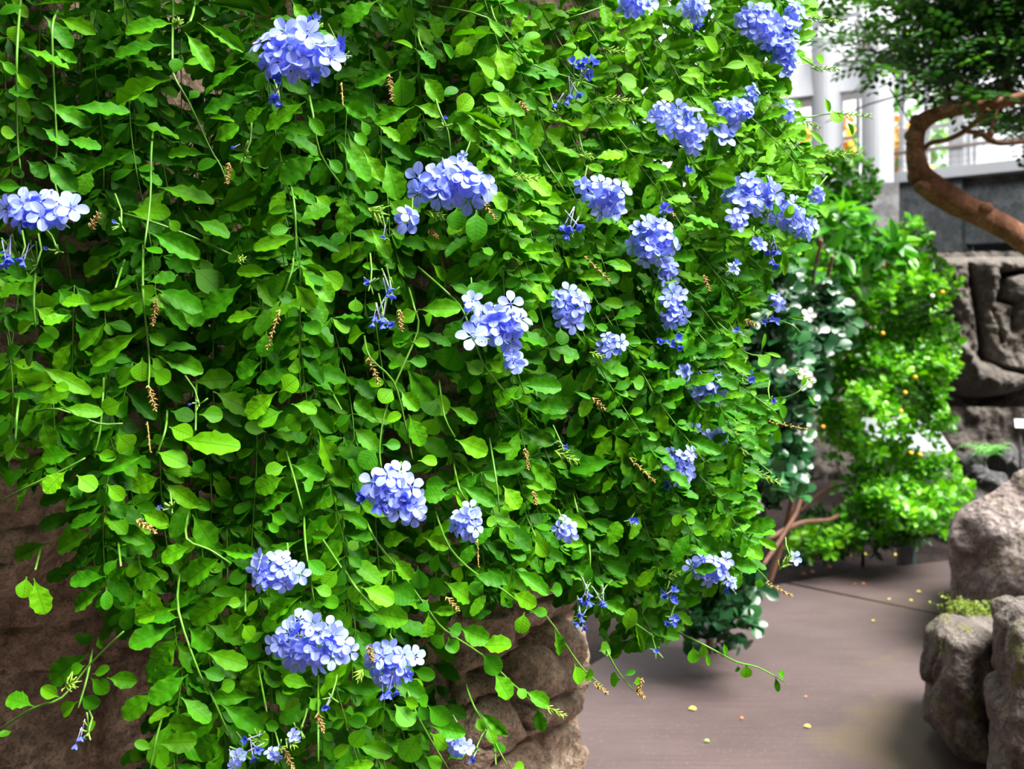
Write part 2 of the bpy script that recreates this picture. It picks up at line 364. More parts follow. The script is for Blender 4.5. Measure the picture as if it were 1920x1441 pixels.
# handrail inside the glass
rl = empty('handrail', W(0.05, 0.12, ZT+0.12)); tag(rl, 'brown painted handrail running level in front of the terrace windows', 'railing')
b = MB(); b.tube([W(-0.2, 0.02, ZT+0.36), W(6, 0.02, ZT+0.36)], 0.024, 8); b.build('rail', M['rail'], rl)
b = MB()
for k in range(46): b.tube([W(-0.2+k*0.09, 0.0, ZT+0.14), W(-0.2+k*0.09, 0.0, ZT+0.75)], 0.0035, 4)
for k in range(8): b.tube([W(-0.2, 0.0, ZT+0.18+k*0.075), W(4.0, 0.0, ZT+0.18+k*0.075)], 0.003, 4)
b.build('wire_mesh', M['rail'], rl)
for k in range(4):
    b = MB(); b.tube([W(uo(1915)-0.0+(k-1)*1.5+0.05, 0.02, ZT+0.12), W(uo(1915)+(k-1)*1.5+0.05, 0.02, ZT+0.80)], 0.03, 6); b.build('post', M['rail'], rl)
# outdoors behind the glass
def leaf_cloud(mb, centers, n, kind, L, Wd, tone=(0.2, 0.8), shell=0.55, up=0.5, mi=0, droopy=0.0):
    wts = np.array([c[1][0]*c[1][1]+c[1][0]*c[1][2]+c[1][1]*c[1][2] for c in centers]); cum = np.cumsum(wts)/wts.sum()
    for _ in range(n):
        c, r = centers[int(np.searchsorted(cum, random.random()))]
        d = rv(); d /= np.linalg.norm(d); rr = (shell+(1-shell)*random.random()**0.6)
        p = np.array(c)+d*np.array(r)*rr
        f = rv(0.7)+d*0.8+np.array((0, 0, -droopy)); nn = rv(0.5)+np.array((0, -0.4, up*1.2))+d*0.4
        l = L*random.uniform(0.65, 1.25)
        put_leaf(mb, p, f, nn, l, l*Wd*random.uniform(0.85, 1.15), kind, random.uniform(*tone), mi)
ob = empty('outdoor_tree', P(1700, 330, 14.5)); tag(ob, 'green tree with orange blossom outside the windows behind the white columns', 'tree')
b = MB(); leaf_cloud(b, [(P(1722, 240, 14.5), (0.35, 0.5, 1.0)), (P(1600, 290, 14.8), (0.75, 0.4, 0.45)), (P(1690, 130, 15), (0.5, 0.4, 0.5)), (P(1470, 300, 15), (0.7, 0.4, 0.5))], 1500, 'mini', 0.14, 0.6, (0.2, 0.9)); b.build('foliage', M['outside'], ob)
b = MB(); leaf_cloud(b, [(P(1600, 268, 14.0), (0.72, 0.3, 0.35)), (P(1700, 305, 14.0), (0.3, 0.3, 0.12)), (P(1690, 245, 14.0), (0.25, 0.3, 0.15)), (P(1480, 290, 14.0), (0.6, 0.3, 0.2))], 420, 'oval', 0.13, 0.9, (0.2, 0.9)); b.build('blossom', M['orange'], ob)
b = MB(); b.tube([P(1722, 700, 14.6), P(1722, 250, 14.6)], 0.07, 6); b.build('trunk', M['bark'], ob)

# ================================================================== ROCKS
def fbm(p, o=5, s=1.0): return noise.fractal(Vector(p)*s, 0.9, 2.1, o, noise_basis='PERLIN_ORIGINAL')
def hull_rock(name, pts, mat, sub=5, soft=26.0, amp=0.03, freq=4.0, ridge=0.02, rf=3.0, seed=0, label=None, cat='rock', group=None, parent=None, floor=None):
    pts = [Vector(p) for p in pts]; c = sum(pts, Vector())/len(pts); z0 = min(p.z for p in pts)
    bm = bmesh.new(); [bm.verts.new(p-c) for p in pts]; bmesh.ops.convex_hull(bm, input=bm.verts); bm.normal_update()
    PL = [(f.normal.copy(), f.normal.dot(f.verts[0].co)) for f in bm.faces]; PL = [(n if d > 0 else -n, abs(d)) for n, d in PL]; bm.free()
    N_ = np.array([n[:] for n, d in PL]); D_ = np.array([d for n, d in PL])
    bm = bmesh.new(); bmesh.ops.create_icosphere(bm, subdivisions=sub, radius=1.0)
    size = max((p-c).length for p in pts); off = Vector((seed*3.7, seed*1.3, seed*5.1))
    for v in bm.verts:
        u = v.co.normalized(); q = np.maximum(N_@np.array(u[:]), 1e-3)/D_
        k = soft; m_ = q.max(); r = 1.0/(m_+math.log(np.exp(k*(q/m_-1)).sum())*m_/k)
        p = u*r
        n = fbm(p+off, 5, freq)*amp
        rg = abs(noise.noise((p+off)*rf)); n -= ridge*math.exp(-(rg/0.06)**2)
        rg2 = abs(noise.noise((p+off+Vector((9, 2, 4)))*rf*0.6)); n -= ridge*1.3*math.exp(-(rg2/0.05)**2)
        v.co = p+u*n
    me = bpy.data.meshes.new(name); bm.to_mesh(me); bm.free(); me.materials.append(mat); me.polygons.foreach_set('use_smooth', [True]*len(me.polygons))
    o = bpy.data.objects.new(name, me); C.objects.link(o); o.location = c
    for v in me.vertices: v.co -= Vector((0, 0, 0))
    return tag(o, label, cat, group)
def PX(l, Y): return [P(x, y, Y) for x, y in l]
# big pale boulder at the right
hull_rock('boulder', PX([(1790, 1245), (1776, 1060), (1784, 985), (1800, 955), (1860, 915), (1935, 868), (2100, 800), (2250, 900), (2250, 1245)], 4.55)
          + [P(x, y, 5.5) for x, y in [(1800, 1125), (1800, 990), (2050, 820), (2150, 1125)]]+[P(1925, 1300, 4.1), P(2160, 1300, 4.1), P(1950, 1020, 4.15)], M['boulder'], 6, 60, 0.035, 3.5, 0.012, 3.2, 1, 'large pale pinkish boulder with a slanting top, beyond the mossy ones', 'boulder')
hull_rock('boulder', PX([(1728, 1345), (1726, 1240), (1733, 1185), (1758, 1160), (1820, 1155), (1862, 1175), (1885, 1230), (1885, 1430), (1800, 1415)], 3.4)
          + [P(x, y, 3.9) for x, y in [(1755, 1330), (1755, 1170), (1860, 1150), (1890, 1340)]]+[P(1790, 1410, 3.15), P(1860, 1440, 3.1), P(1790, 1200, 3.15), P(1860, 1200, 3.15), P(1745, 1350, 3.25)], M['boulder_moss'], 6, 50, 0.03, 5, 0.022, 4.0, 2, 'squat mossy brown boulder at the edge of the path', 'boulder')
hull_rock('boulder', PX([(1842, 1500), (1850, 1400), (1852, 1250), (1858, 1150), (1900, 1120), (1990, 1105), (2100, 1200), (2120, 1500)], 2.9)
          + [P(x, y, 3.35) for x, y in [(1870, 1300), (1880, 1130), (2050, 1130), (2100, 1350)]]+[P(1875, 1540, 2.75), P(2050, 1540, 2.6), P(1910, 1180, 2.75), P(2000, 1160, 2.7)], M['boulder_moss'], 6, 50, 0.03, 5, 0.022, 4.0, 3, 'dark upright boulder on the right edge, in front of the squat mossy one', 'boulder')

# main planter rock: a closed vertical body following a plan curve, carved with cracks
plan = [(-2.6, 1.80), (-1.6, 1.70), (-1.0, 1.66), (-0.70, 1.72), (-0.5, 1.80), (-0.38, 1.76), (-0.2, 1.66), (-0.05, 1.64), (0.06, 1.70), (0.12, 1.82), (0.137, 1.95), (0.10, 2.2), (-0.1, 2.5), (-0.9, 2.9), (-2.6, 3.1)]
def catmull(pts, n):
    out = []
    for i in range(len(pts)-1):
        p0 = np.array(pts[max(i-1, 0)]); p1 = np.array(pts[i]); p2 = np.array(pts[i+1]); p3 = np.array(pts[min(i+2, len(pts)-1)])
        for k in range(n):
            t = k/n; out.append(0.5*((2*p1)+(-p0+p2)*t+(2*p0-5*p1+4*p2-p3)*t*t+(-p0+3*p1-3*p2+p3)*t**3))
    out.append(np.array(pts[-1])); return np.array(out)
pc = catmull(plan, 60); seg = np.r_[0, np.cumsum(np.linalg.norm(np.diff(pc, axis=0), axis=1))]
NU, NV = 620, 300; us = np.linspace(0, seg[-1], NU)
bias = np.interp(np.linspace(0, 1, NU), [0, 0.14, 0.62, 1], [0, 1.0, 3.6, seg[-1]]); us = bias
px_ = np.interp(us, seg, pc[:, 0]); py_ = np.interp(us, seg, pc[:, 1])
tx = np.gradient(px_); ty = np.gradient(py_); ln = np.hypot(tx, ty); nx, ny = ty/ln, -tx/ln
zs = np.linspace(-0.05, 2.30, NV)
def crackd(a, b, lines):                       # distance to crack polylines in (x, z)
    best = 9
    for (x0, z0), (x1, z1) in lines:
        dx, dz = x1-x0, z1-z0; t = max(0, min(1, ((a-x0)*dx+(b-z0)*dz)/(dx*dx+dz*dz))); best = min(best, math.hypot(a-x0-dx*t, b-z0-dz*t))
    return best
def pz(x, y, Y=1.66): p = P(x, y, Y); return (p.x, p.z)
def chain(l, Y=1.66):
    q = [pz(x, y, Y) for x, y in l]; return list(zip(q[:-1], q[1:]))
cr = chain([(880, 1275), (960, 1255), (1010, 1215), (1060, 1175), (1100, 1150)])+chain([(860, 1150), (930, 1140), (990, 1140), (1090, 1110)])+chain([(850, 1345), (900, 1320), (960, 1310), (1010, 1330), (1080, 1300)]) \
   + chain([(985, 1140), (992, 1200), (1005, 1222)])+chain([(930, 1441), (990, 1405), (1060, 1370), (1100, 1350)])+chain([(1040, 1360), (1050, 1441)])+chain([(960, 1255), (975, 1330), (1000, 1370)])+chain([(1025, 1180), (1085, 1240), (1090, 1290)])+chain([(690, 1290), (760, 1350), (780, 1441)])+chain([(820, 1230), (850, 1345)])
V = []
for j, z in enumerate(zs):
    for i in range(NU):
        x, y = px_[i], py_[i]; d = 0.0
        d += fbm((x*1.0, y, z), 4, 3.0)*0.035+fbm((x, y, z*2.2), 3, 14.0)*0.008
        rg_ = abs(noise.noise(Vector((x*5, y*5, z*11)))); d -= 0.012*math.exp(-(rg_/0.035)**2)
        rg_ = abs(noise.noise(Vector((x*11+4, y*11, z*6)))); d -= 0.006*math.exp(-(rg_/0.05)**2)
        # ledge strata
        d += 0.012*math.sin(z*26+2.5*noise.noise(Vector((x*3, y*3, z*2))))*(0.4+0.6*(x > -0.35))
        if 0.60 < z < 1.35 and x > -0.5 and y < 2.0:
            c_ = crackd(x*1.66/y, CAMZ+(z-CAMZ)*1.66/y, cr); d -= 0.030*math.exp(-(c_/0.006)**2)+0.010*math.exp(-(c_/0.02)**2)
        # top swells out to the right
        k = max(0, min(1, (z-1.12)/0.5)); xo = 0.12*k*min(1, (x+0.4)/0.4) if x > -0.4 else 0
        # left overhang: bulging lobe above a recess
        if x < -0.45:
            zb = 1.10-0.12*max(0, (-x-0.62))*2+0.25*max(0, x+0.82)/0.3
            lob = 1/(1+math.exp(-(z-zb)/0.012)); wx = 1/(1+math.exp((x+0.60)/0.02)); d += 0.20*lob*wx*(0.6+0.4*math.sin(min(1.57, max(0, (z-zb)*4)))); d -= 0.10*(1-lob)*wx
            d += -0.03*math.exp(-((x+0.73)/0.012)**2)*(1-lob)
        V.append((x+xo+nx[i]*d, y+ny[i]*d, z))
Fs = [(j*NU+i, j*NU+i+1, (j+1)*NU+i+1, (j+1)*NU+i) for j in range(NV-1) for i in range(NU-1)]
mb = MB(); mb.add(V, Fs)
top = [(NV-1)*NU+i for i in range(NU)]; mb.f.append(top); mb.m.append(0)
o = mb.build('planter_rock', M['rock_tan'], origin=None); tag(o, 'tall tan cracked rock wall that the blue-flowered plant trails over', 'rock')

# far rock formation at the right: relief with lobes, carved clefts and an undercut
def relief(name, x0, x1, y0, y1, Y, fn, mat, nx_=170, ny_=170, depth=0.9, **kw):
    V = []; 
    for j in range(ny_):
        for i in range(nx_):
            x = x0+(x1-x0)*i/(nx_-1); y = y0+(y1-y0)*j/(ny_-1)
            V.append(tuple(P(x, y, Y)+Vector((0, fn(x, y), 0))))
    Fs = [(j*nx_+i, j*nx_+i+1, (j+1)*nx_+i+1, (j+1)*nx_+i) for j in range(ny_-1) for i in range(nx_-1)]
    ring = [i for i in range(nx_)]+[(j+1)*nx_-1 for j in range(1, ny_)]+[(ny_-1)*nx_+i for i in range(nx_-2, -1, -1)]+[j*nx_ for j in range(ny_-2, 0, -1)]
    base = len(V); 
    for k in ring: v = V[k]; V.append((v[0], Y+depth, v[2]))
    n = len(ring); Fs2 = [[ring[k], base+k, base+(k+1) % n, ring[(k+1) % n]] for k in range(n)]+[[base+k for k in range(n)][::-1]]
    mb = MB(); mb.addl(V, [list(f)[::-1] for f in Fs]+Fs2); o = mb.build(name, mat); return tag(o, **kw)
def pd(x, y, L):
    best = 1e9
    for (a, b), (c, d) in zip(L[:-1], L[1:]):
        dx, dy = c-a, d-b; t = max(0, min(1, ((x-a)*dx+(y-b)*dy)/(dx*dx+dy*dy))); best = min(best, math.hypot(x-a-dx*t, y-b-dy*t))
    return best
clefts = [([(1832, 498), (1840, 560), (1848, 620), (1853, 670)], 5, 0.35), ([(1887, 508), (1888, 560), (1905, 570)], 4, 0.2), ([(1925, 508), (1890, 516), (1886, 560)], 4, 0.25), ([(1775, 530), (1822, 537)], 3, 0.10), ([(1768, 560), (1800, 605)], 3, 0.08), ([(1853, 670), (1880, 690), (1925, 700)], 4, 0.12), ([(1870, 580), (1880, 640)], 3, 0.08), ([(1905, 580), (1900, 620)], 3, 0.1)]
def rf1(x, y):
    d = 0.10*fbm((x*0.01, y*0.006, 3), 5, 1.6)+0.03*fbm((x*0.05, y*0.04, 1), 3, 1.0)
    for L, wd, dp in clefts: r = pd(x, y, L); d += dp*math.exp(-(r/wd)**2)+dp*0.25*math.exp(-(r/(wd*4))**2)
    xb = 1757+10*math.sin(y*0.02); d += 0.5*max(0, 1-(x-xb)/40)**2
    d += 0.35*max(0, 1-(y-474)/25)**2
    yb = np.interp(x, [1750, 1790, 1830, 1870, 1920, 2000], [660, 690, 738, 752, 738, 700])
    d += 0.6/(1+math.exp(-(y-yb)/4.0)) + 0.15*math.exp(-((y-yb-12)/14)**2); d -= 0.14*math.exp(-((y-yb+35)/28)**2)
    return d
relief('rock_formation', 1755, 2150, 476, 775, 7.9, rf1, M['rock_grey'], depth=0.65, label='tall grey brown rock formation with deep clefts and an undercut base, below the concrete wall', cat='rock')
def rf2(x, y):
    d = 0.12*fbm((x*0.008, y*0.006, 8), 5, 1.5)+0.02*fbm((x*0.05, y*0.04, 1), 3, 1.0)
    d += 0.05*max(0, (y-900)/100); d -= 0.25*max(0, (y-760)/200)*(x > 1700)
    d += 0.5*max(0, 1-(y-430)/60)**2 
    d += 0.3*math.exp(-(pd(x, y, [(1735, 480), (1750, 560), (1760, 680)])/8)**2)
    return d
relief('rock_wall', 1180, 2150, 470, 1065, 9.6, rf2, M['rock_grey'], 260, 150, 0.9, label='rough tan grey rock wall low behind the bright green bush', cat='rock')
# low rubble rocks in front of it
rub = [((1815, 872), 42, 26, 7.2, 'low mossy rock lying left of the blue-grey stone under the rock wall'), ((1882, 862), 34, 34, 7.15, 'tan lump of rock right of the blue-grey stone, beneath the fern'), ((1832, 892), 22, 20, 6.85, 'round blue-grey stone amid the low rocks by the pale boulder'),
       ((1868, 908), 30, 20, 6.45, 'dark low rock touching the top edge of the pale boulder'), ((1808, 925), 30, 14, 6.6, 'flat grey stone at the foot of the bright green bush'), ((1912, 880), 30, 30, 7.0, 'grey rock at the foot of the small label stake'), ((1792, 905), 22, 16, 6.75, 'small dark stone between the bush and the blue-grey stone')]
for k, ((x, y), rx, ry, Y, lb) in enumerate(rub):
    pts = []
    for a in range(9):
        an = a/9*6.283+k; pts.append(P(x+rx*math.cos(an)*random.uniform(0.85, 1.1), y+ry*math.sin(an)*random.uniform(0.85, 1.1), Y))
    s_ = rx/F*Y
    pts += [P(x-rx*0.4, y-ry*0.5, Y-s_*0.8), P(x+rx*0.5, y+ry*0.4, Y-s_*0.8), P(x, y, Y+s_), P(x+rx*0.3, y-ry*0.6, Y+s_*0.8)]
    hull_rock('rock', pts, M['rubble'], 4, 18, 0.03, 6, 0.02, 5, 10+k, lb, 'rock', 'low rocks below the rock formation')
# rocky bank under the low rocks (they lie on it)
bank = hull_rock('rock_bank', [(3.0, 6.45, -0.1), (5.2, 6.1, -0.1), (5.2, 8.3, -0.1), (3.0, 8.3, -0.1), (3.15, 7.2, 0.28), (5.0, 6.7, 0.3), (5.0, 8.0, 0.5), (3.15, 8.0, 0.42)], M['rubble'], 5, 30, 0.05, 3, 0.03, 2, 33, 'dark stony bank carrying the low rocks', 'rock')

# ================================================================== TREE WITH THE CURVED TRUNK
def curve(pts, n=8):                              # pts: (px, py, Y, radius_px) -> smooth centreline and radii
    q = np.array(pts, float); c = catmull([tuple(r) for r in q], n)
    return [P(a, b, Y) for a, b, Y, r in c], [r/F*Y for a, b, Y, r in c]
tree = empty('curved_tree', P(2300, 1100, 5.2)*1.0); tree.location.z = -0.045
tag(tree, 'tree with a reddish brown trunk bent in a hook, its dark crown overhanging the path', 'tree')
def limb(name, pts, knots=(), mat='bark', seg=12, n=8):
    L, R = curve(pts, n); R = [r*(1+0.10*noise.noise(p*9)) for p, r in zip(L, R)]
    b = MB(); b.tube(L, R, seg)
    for (x, y, Y, r) in knots:
        c = P(x, y, Y); rr = r/F*Y; bm = bmesh.new(); bmesh.ops.create_icosphere(bm, subdivisions=3, radius=rr)
        b.addl([tuple(v.co*(1+0.25*noise.noise(v.co*14+c*9))+c) for v in bm.verts], [[q.index for q in f.verts] for f in bm.faces]); bm.free()
    return b.build(name, M[mat], tree)
limb('trunk', [(2420, 1270, 5.0, 42), (2300, 900, 5.2, 38), (2120, 620, 5.4, 32), (1990, 500, 5.6, 27), (1910, 442, 5.7, 23), (1850, 408, 5.75, 23), (1790, 378, 5.8, 24), (1745, 348, 5.8, 25), (1722, 315, 5.8, 19), (1716, 275, 5.8, 17), (1722, 238, 5.8, 16), (1748, 217, 5.75, 15), (1785, 208, 5.7, 12), (1830, 200, 5.6, 11), (1880, 192, 5.5, 11), (1960, 170, 5.4, 10)],
     [(1712, 255, 5.76, 15), (1708, 270, 5.8, 10), (1716, 225, 5.8, 11), (1720, 330, 5.8, 18), (1848, 392, 5.7, 12), (1765, 348, 5.8, 12), (1730, 352, 5.75, 15)], seg=20)
limb('branch', [(1733, 280, 5.78, 5), (1745, 268, 5.75, 5), (1775, 262, 5.7, 5), (1805, 248, 5.65, 5), (1830, 228, 5.6, 4.5), (1852, 205, 5.5, 4)], seg=8)
limb('branch', [(1812, 246, 5.66, 4), (1840, 251, 5.6, 5), (1857, 262, 5.6, 6), (1880, 269, 5.55, 4), (1935, 264, 5.5, 4)], [(1856, 252, 5.6, 7)], seg=8)
limb('branch', [(1856, 250, 5.6, 3), (1864, 225, 5.6, 3), (1870, 200, 5.6, 3)], seg=6)
limb('branch', [(1782, 208, 5.7, 5), (1775, 150, 6.1, 4), (1765, 80, 6.5, 3), (1720, 10, 6.7, 2.5)], seg=8)
limb('branch', [(1850, 198, 5.6, 7), (1800, 150, 6.2, 4), (1700, 110, 6.6, 3), (1600, 90, 6.8, 2)], seg=8)
limb('branch', [(1890, 190, 5.6, 7), (1880, 110, 6.2, 5), (1850, 40, 6.6, 4), (1820, -60, 6.8, 3)], seg=8)
CAN = [([1560, 1945], [-30, 175])]
def in_poly(x, y, poly):
    c = False; n = len(poly); j = n-1
    for i in range(n):
        if (poly[i][1] > y) != (poly[j][1] > y) and x < (poly[j][0]-poly[i][0])*(y-poly[i][1])/(poly[j][1]-poly[i][1])+poly[i][0]: c = not c
        j = i
    return c
canpoly = [(1530, -60), (1545, 60), (1590, 110), (1640, 150), (1670, 185), (1720, 175), (1760, 195), (1800, 190), (1850, 215), (1850, 262), (1880, 240), (1990, 290), (2150, 200), (2150, -200), (1530, -200)]
mb = MB(); nleaf = 0
tries = 0
while nleaf < 2500:
    x = random.uniform(1520, 2120); y = random.uniform(-180, 290); tries += 1
    if not in_poly(x, y, canpoly): continue
    dens = 0.55 if x < 1660 else (0.75 if x < 1720 else 1.0)
    if noise.noise(Vector((x*0.02, y*0.022, 5))) < (-0.10 if x > 1720 else -0.02) - (0.3 if y < 100 and x > 1740 else 0): continue
    if random.random() > dens: continue
    Y = random.uniform(5.5, 7.1); p = np.array(P(x, y, Y)); nleaf += 1
    d = rv(1.0); d[2] = d[2]*0.4-0.25; d /= np.linalg.norm(d); up = np.array((0, 0, 1.0))+rv(0.25)
    side = np.cross(d, up); side /= np.linalg.norm(side); nl = random.randint(4, 6); l = 0.052*random.uniform(0.8, 1.15)
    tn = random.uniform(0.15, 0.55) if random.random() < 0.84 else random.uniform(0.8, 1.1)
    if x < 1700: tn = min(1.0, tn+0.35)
    for k in range(nl):
        for s in (-1, 1):
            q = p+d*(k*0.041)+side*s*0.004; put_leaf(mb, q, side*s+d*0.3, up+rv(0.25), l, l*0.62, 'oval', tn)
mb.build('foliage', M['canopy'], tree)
for _ in range(60):
    b = MB(); x = random.uniform(1600, 1920); y = random.uniform(-20, 170)
    if not in_poly(x, y, canpoly): continue
    Y = random.uniform(6.1, 6.9); p0 = P(x, y, Y); p1 = p0+Vector(rv(0.16)); b.tube([p0, (p0+p1)/2+Vector(rv(0.02)), p1], [0.006, 0.005, 0.003], 5); b.build('twig', M['bark'], tree)

# ================================================================== SHRUBS IN THE MIDDLE DISTANCE
def shrub(name, label, Yc, poly, layers, mat, Lf, Wf, kind, ntuft, per, base, ystem, tone=(0.1, 0.9), cat='shrub', voids=(), dy=0.55, twigs=(), nn_up=0.6, spread=0.05, lowtone=False):
    e = empty(name, base); tag(e, label, cat); mb = MB(); xs = [p[0] for p in poly]; ys = [p[1] for p in poly]; k = 0
    tips = []
    while k < ntuft:
        x = random.uniform(min(xs), max(xs)); y = random.uniform(min(ys), max(ys))
        if not in_poly(x, y, poly): continue
        if any(((x-a)/c)**2+((y-b)/d)**2 < 1 and random.random() < pv for a, b, c, d, pv in voids): continue
        cx = (min(xs)+max(xs))/2; rel = abs(x-cx)/((max(xs)-min(xs))/2)
        bul = noise.noise(Vector((x*0.012, y*0.012, Yc)))
        Y = Yc - dy*math.sqrt(max(0, 1-rel*rel))*0.8 - bul*0.35 + abs(random.gauss(0, 0.22))
        p = np.array(P(x, y, Y)); d = rv(0.6)+np.array(((x-cx)/200*0.6, -0.5, 0.55)); d /= np.linalg.norm(d); tn = random.uniform(*tone)
        if bul > 0.05: tn = min(1, tn+0.2)
        for q in range(per):
            an = q*2.4+random.random(); o1 = np.cross(d, (0.3, 0.2, 1)); o1 /= np.linalg.norm(o1); o2 = np.cross(d, o1)
            f = (o1*math.cos(an)+o2*math.sin(an))*0.9+d*0.7; l = Lf*random.uniform(0.7, 1.2)
            put_leaf(mb, p+d*(q*spread/per), f, d+np.array((0, -0.2, nn_up))+rv(0.2), l, l*Wf, kind, tn)
        tips.append((x, y, Y)); k += 1
    mb.build('foliage', mat, e)
    for L in twigs:
        Lc, R = curve(L, 6); b = MB(); b.tube(Lc, R, 6); b.build('branch', M['twig'], e)
    return e, tips
# bright green small-leaved bush
bp = [(1478, 330), (1530, 290), (1620, 300), (1640, 360), (1610, 420), (1650, 450), (1700, 420), (1722, 418), (1738, 480), (1790, 530), (1770, 600), (1800, 640), (1790, 700), (1760, 740), (1775, 790), (1790, 800), (1770, 850), (1790, 890), (1815, 930), (1775, 960), (1760, 1000), (1690, 1010), (1640, 1010), (1560, 1040), (1500, 1050), (1480, 1000), (1560, 960), (1570, 900), (1550, 830), (1530, 760), (1560, 700), (1500, 640), (1500, 560), (1470, 480)]
tw = [[(1705, 1050, 6.15, 5), (1690, 900, 6.1, 4), (1660, 760, 6.0, 3.5), (1640, 600, 6.0, 3), (1600, 480, 6.0, 2)], [(1440, 1010, 5.5, 5), (1500, 980, 5.6, 5), (1560, 972, 5.7, 4), (1600, 940, 5.8, 3)], [(1500, 890, 5.6, 4), (1515, 800, 5.7, 4), (1540, 720, 5.8, 3), (1560, 640, 5.9, 3)],
      [(1430, 1060, 5.4, 4), (1470, 1000, 5.5, 4), (1500, 940, 5.6, 4), (1505, 860, 5.7, 3)], [(1640, 1000, 6, 4), (1610, 880, 6, 3), (1580, 760, 6, 3)], [(1500, 960, 5.7, 3), (1545, 920, 5.7, 3), (1600, 905, 5.8, 2)], [(1560, 560, 5.6, 4), (1550, 500, 5.6, 4), (1530, 430, 5.6, 3)]]
bush, tips = shrub('small_leaved_bush', 'tall bright green small-leaved bush by the far end of the path', 6.1, bp, 1, M['bush'], 0.058, 0.55, 'mini', 1950, 6, G(1660, 1040, -0.045), 0, (0.08, 0.75),
    voids=[(1540, 900, 55, 90, 0.75), (1530, 460, 40, 40, 0.6), (1740, 835, 45, 30, 0.8), (1660, 1000, 60, 30, 0.5), (1620, 700, 25, 40, 0.4), (1560, 650, 40, 40, 0.5), (1630, 810, 22, 30, 0.6), (1700, 830, 40, 15, 0.55)], twigs=tw)
for (x, y) in [(1716, 707), (1697, 736), (1689, 771), (1708, 849), (1725, 852), (1543, 800), (1655, 625), (1656, 498), (1767, 548), (1748, 555)]:
    b = MB(); c = P(x, y, 5.45); bm = bmesh.new(); bmesh.ops.create_icosphere(bm, subdivisions=2, radius=0.012); b.addl([tuple(v.co+c) for v in bm.verts], [[q.index for q in f.verts] for f in bm.faces]); bm.free()
    b.build('berry', M['orange'] if x != 1748 else M['white_petal'], bush)
# spiky light shoot sticking up from it
for (x0, y0, x1, y1) in [(1690, 470, 1718, 418), (1740, 550, 1772, 525), (1745, 590, 1776, 568), (1765, 680, 1800, 662), (1775, 930, 1812, 935), (1758, 790, 1778, 762), (1620, 300, 1600, 250)]:
    b = MB()
    for k in range(12):
        t = k/11; p = P(x0+(x1-x0)*t, y0+(y1-y0)*t, 5.6); d = P(x1, y1, 5.6)-P(x0, y0, 5.6)
        put_leaf(b, p, np.array(d.normalized())+rv(0.7), rv(0.4)+np.array((0, -0.5, 0.6)), 0.035*(1.2-t*0.5), 0.017, 'mini', 0.8)
    b.build('shoot', M['bush'], bush)
# broad-leaved shrub above it
qp = [(1440, 380), (1480, 340), (1560, 400), (1600, 390), (1620, 450), (1680, 450), (1690, 500), (1640, 540), (1600, 560), (1560, 590), (1500, 600), (1450, 520)]
shrub('broad_leaved_shrub', 'mid green shrub of broad pointed leaves between the blue flowers and the small-leaved bush', 5.3, qp, 1, M['broad'], 0.14, 0.42, 'lance', 110, 4, G(1440, 1100, -0.045), 0, (0.1, 0.8), dy=0.3,
      twigs=[[(1440, 1098, 5.65, 6), (1480, 960, 5.6, 6), (1512, 760, 5.3, 5), (1520, 560, 4.9, 4), (1540, 450, 4.6, 3)], [(1520, 600, 5.0, 4), (1548, 530, 4.8, 4), (1560, 480, 4.6, 3)], [(1514, 640, 5.1, 4), (1470, 560, 4.8, 3), (1470, 450, 4.6, 3)]])
# glossy dark shrub behind the flowers
dp = [(1380, 470), (1470, 500), (1560, 540), (1585, 620), (1560, 660), (1520, 700), (1530, 740), (1490, 800), (1500, 860), (1495, 930), (1440, 960), (1400, 1000), (1420, 1090), (1400, 1180), (1350, 1205), (1310, 1205), (1275, 1190), (1250, 1100), (1240, 1000), (1260, 700), (1340, 560)]
ds, _ = shrub('glossy_dark_shrub', 'dark glossy round-leaved shrub with white flowers, hanging over the edge of the path', 4.3, dp, 1, M['glossy'], 0.066, 0.72, 'mini', 1000, 5, G(1330, 1225, -0.045), 0, (0.1, 0.7), dy=0.35,
      twigs=[[(1330, 1236, 4.5, 8), (1340, 1000, 4.5, 8), (1380, 800, 4.5, 6), (1420, 620, 4.5, 5)], [(1340, 1000, 4.5, 6), (1440, 900, 4.4, 5), (1500, 760, 4.3, 4), (1540, 640, 4.3, 3)]])
for (x, y) in [(1466, 697), (1408, 945), (1508, 700), (1373, 840), (1516, 590), (1515, 712), (1418, 948)]:
    b = MB(); p = np.array(P(x, y, 3.85))
    for k in range(5):
        an = k*1.2566; f = np.array((math.cos(an), -0.25, math.sin(an))); put_leaf(b, p, f, (0, -1, 0.2), 0.030, 0.021, 'mini', 0.5)
    b.build('white_flower', M['white_petal'], ds)
# low dark planting on the soil below the bush
lp = [(1480, 960), (1600, 960), (1760, 985), (1760, 1010), (1700, 1020), (1600, 1035), (1540, 1050), (1490, 1055)]
shrub('groundcover', 'low dark green ground plant under the bright bush', 6.0, lp, 1, M['canopy'], 0.06, 0.35, 'lance', 260, 5, G(1560, 1045, -0.045), 0, (0.2, 0.8), cat='plant', dy=0.2)
# fern on the low rocks
fe = empty('fern', P(1850, 850, 7.2)); tag(fe, 'small green fern growing among the low rocks beneath the rock wall', 'fern')
b = MB()
for k in range(16):
    an = random.uniform(0, 6.28); L = random.uniform(0.12, 0.26); c = np.array(P(1850+random.uniform(-22, 26), 850, 7.15+random.uniform(-0.1, 0.1)))
    for q in range(9):
        t = q/8; p = c+np.array((math.cos(an)*L*t, math.sin(an)*L*t*0.6, L*(0.9*t-0.7*t*t)))
        for s in (-1, 1): put_leaf(b, p, (-math.sin(an)*s, math.cos(an)*s, -0.1), (0, -0.3, 1), 0.045*(1.1-t), 0.014, 'lance', 0.4)
b.build('frond', M['outside'], fe)
